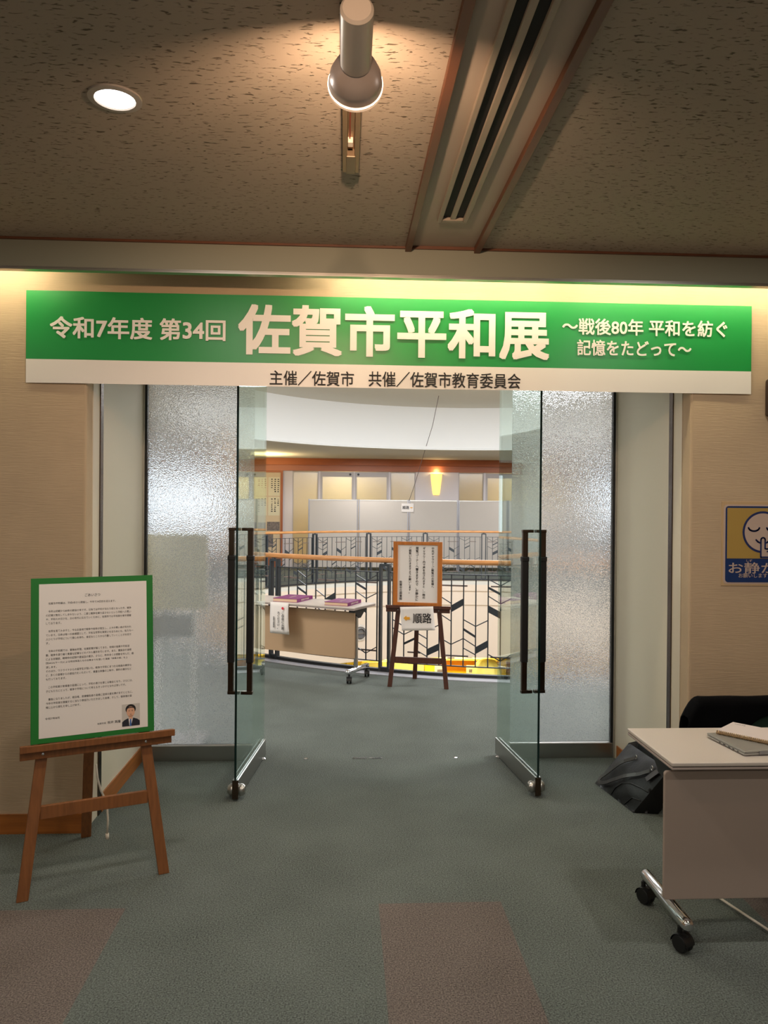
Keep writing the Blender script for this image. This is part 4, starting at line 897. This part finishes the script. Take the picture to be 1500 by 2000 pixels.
for x0, x1, z0, z1 in ((-.5, -.12, .98, 1.2), (-.08, .13, .98, 1.2), (.16, .50, .98, 1.22), (.09, .33, .54, .90), (-.40, -.1, .54, .90)):
    mb = MB(); mb.box(x0, x1, -.009, -.005, z0, z1); mb.build('old_photograph', photo_grey, nbd)
# air nozzle on the far fascia
na = math.radians(-23.6); nzl = tag(empty('air_nozzle', (CX+(RR+.06)*math.sin(na), CY+(RR+.06)*math.cos(na), -1.133)), 'round grey air nozzle on the white curved fascia behind the table', 'air nozzle')
NM = Matrix.Rotation(-na, 4, 'Z') @ Matrix.Rotation(PI/2, 4, 'X')
mb = MB(); mb.lathe([(.185, 0), (.18, .02), (.15, .03), (.14, .03), (.135, .0)], NM, 40); mb.build('ring', mat('nozzle_ring', (206, 198, 188), .5), nzl, smooth='auto')
mb = MB(); mb.lathe([(.13, .0), (.125, .04), (.10, .055), (.095, .01), (.001, .01)], NM, 40); mb.build('bowl', mat('nozzle_bowl', (110, 108, 108), .5), nzl, smooth='auto')
mb = MB(); mb.box(-.10, .10, -.006, .006, .045, .055, NM); mb.build('bar', alu, nzl)
# hanging cable
mb = MB(); mb.tube([(1.645, 19.57, 1.825), (1.73, 18.9, 2.24), (1.80, 17.6, 2.85), (1.845, 16.2, 3.38), (1.87, 15.4, 3.88)], .006, 6)
tag(mb.build('slack_cable', mat('cable_brown', (96, 82, 80), .6), smooth=True), 'thin slack cable running from the ceiling down to the grey partitions', 'cable')
# stand behind the left frosted glass
st = tag(empty('notice_stand', (-1.16, 5.30, 0)), 'beige notice board on a stand blurred behind the left frosted glass', 'notice stand')
mb = MB(); mb.box(-.24, .225, -.012, .012, .90, 1.42); mb.build('panel', beige_board, st)
mb = MB(); mb.tube([(-.11, .03, .02), (-.11, .03, 1.3)], .014); mb.tube([(.13, .03, .02), (.13, .03, .93)], .014); mb.build('post', plaster, st)
mb = MB(); mb.box(-.22, .22, -.16, .16, 0, .02); mb.build('base', mat('stand_base', (150, 150, 150), .4, .5), st)
mb = MB(); mb.box(-.20, .12, -.03, .03, .72, .86); mb.build('leaflet_tray', mat('tray_grey', (126, 124, 120), .6), st)

# ------------------------------------------------------------------ the storey below
def lowp(a, r, z): a = math.radians(a); return (CX+r*math.sin(a), CY+r*math.cos(a), z)
def arcbox(mb, a0, a1, r0, r1, z0, z1, n=10):
    for i in range(n):
        a, b = a0+(a1-a0)*i/n, a0+(a1-a0)*(i+1)/n
        P = [lowp(a, r0, z0), lowp(b, r0, z0), lowp(b, r1, z0), lowp(a, r1, z0)]; mb.prism(P, (0, 0, z1-z0))
bs = tag(empty('curved_bookshelf', (0, 0, 0)), 'yellow and amber curved shelving on the floor below behind the railing', 'bookshelf')
mb = MB(); arcbox(mb, -40, 40, 6.6, 6.8, -3.6, -1.9, 24); mb.build('back_panel', orange_y, bs)
mb = MB(); arcbox(mb, -40, 40, 6.2, 6.6, -2.04, -2.0, 24); mb.build('shelf', yellow_l, bs)
mb = MB(); arcbox(mb, -40, 40, 6.2, 6.6, -2.42, -2.36, 24); mb.build('shelf', yellow, bs)
for a in (-29, -21.5, -19.5, -11, -3.5, -2.0, 13, 22):
    mb = MB(); arcbox(mb, a-.8, a+.8, 6.15, 6.6, -3.6, -1.93, 2); mb.build('upright', yellow, bs)
mb = MB(); arcbox(mb, -19, -4.5, 6.12, 6.2, -3.6, -2.02, 8); mb.build('front_panel', yellow_l, bs)
yc = tag(empty('yellow_canopy', lowp(9.5, 5.62, -2.6)), 'pale yellow pleated dome seen low behind the railing at right', 'canopy')
mb = MB(); prof = [(.02, .72), (.16, .70), (.26, .62), (.32, .5), (.34, .3), (.36, 0)]
seg = 40; R = []
for r_, z in prof: R.append([mb.bm.verts.new((r_*(1+.05*math.cos(10*2*PI*k/seg))*math.cos(2*PI*k/seg), r_*(1+.05*math.cos(10*2*PI*k/seg))*math.sin(2*PI*k/seg), z)) for k in range(seg)])
for P_, Q in zip(R, R[1:]):
    for k in range(seg): mb.bm.faces.new((P_[k], P_[(k+1) % seg], Q[(k+1) % seg], Q[k]))
mb.build('cover', yellow_l, yc, smooth=True); mb = MB(); mb.tube([(0, 0, -1.0), (0, 0, .7)], .02); mb.build('pole', alu, yc)
for i, (a, z, w_) in enumerate(((-14.5, -1.99, .20), (-1.0, -2.34, .24), (1.5, -1.98, .18), (5.6, -1.98, .20), (6.2, -2.34, .26))):
    e = tag(empty('picture_card', lowp(a, 6.10, z), -math.radians(a)), ['pale card on the low yellow shelf left of the easel', 'white picture card on the lower shelf right of the easel', 'small dark picture on the upper shelf right of the easel', 'pale picture card on the upper shelf beside the yellow dome', 'white picture card on the lower shelf beside the yellow dome'][i], 'picture card', 'cards on the yellow shelves below')
    mb = MB(); mb.box(-w_/2, w_/2, -.01, .01, 0, w_*.8); mb.build('card', cream if i != 2 else photo_grey, e)
    mb = MB(); mb.box(-w_*.25, w_*.3, -.014, -.01, w_*.15, w_*.45); mb.build('picture', photo_grey if i != 0 else mat('leaf_green', (160, 190, 80), .6), e)
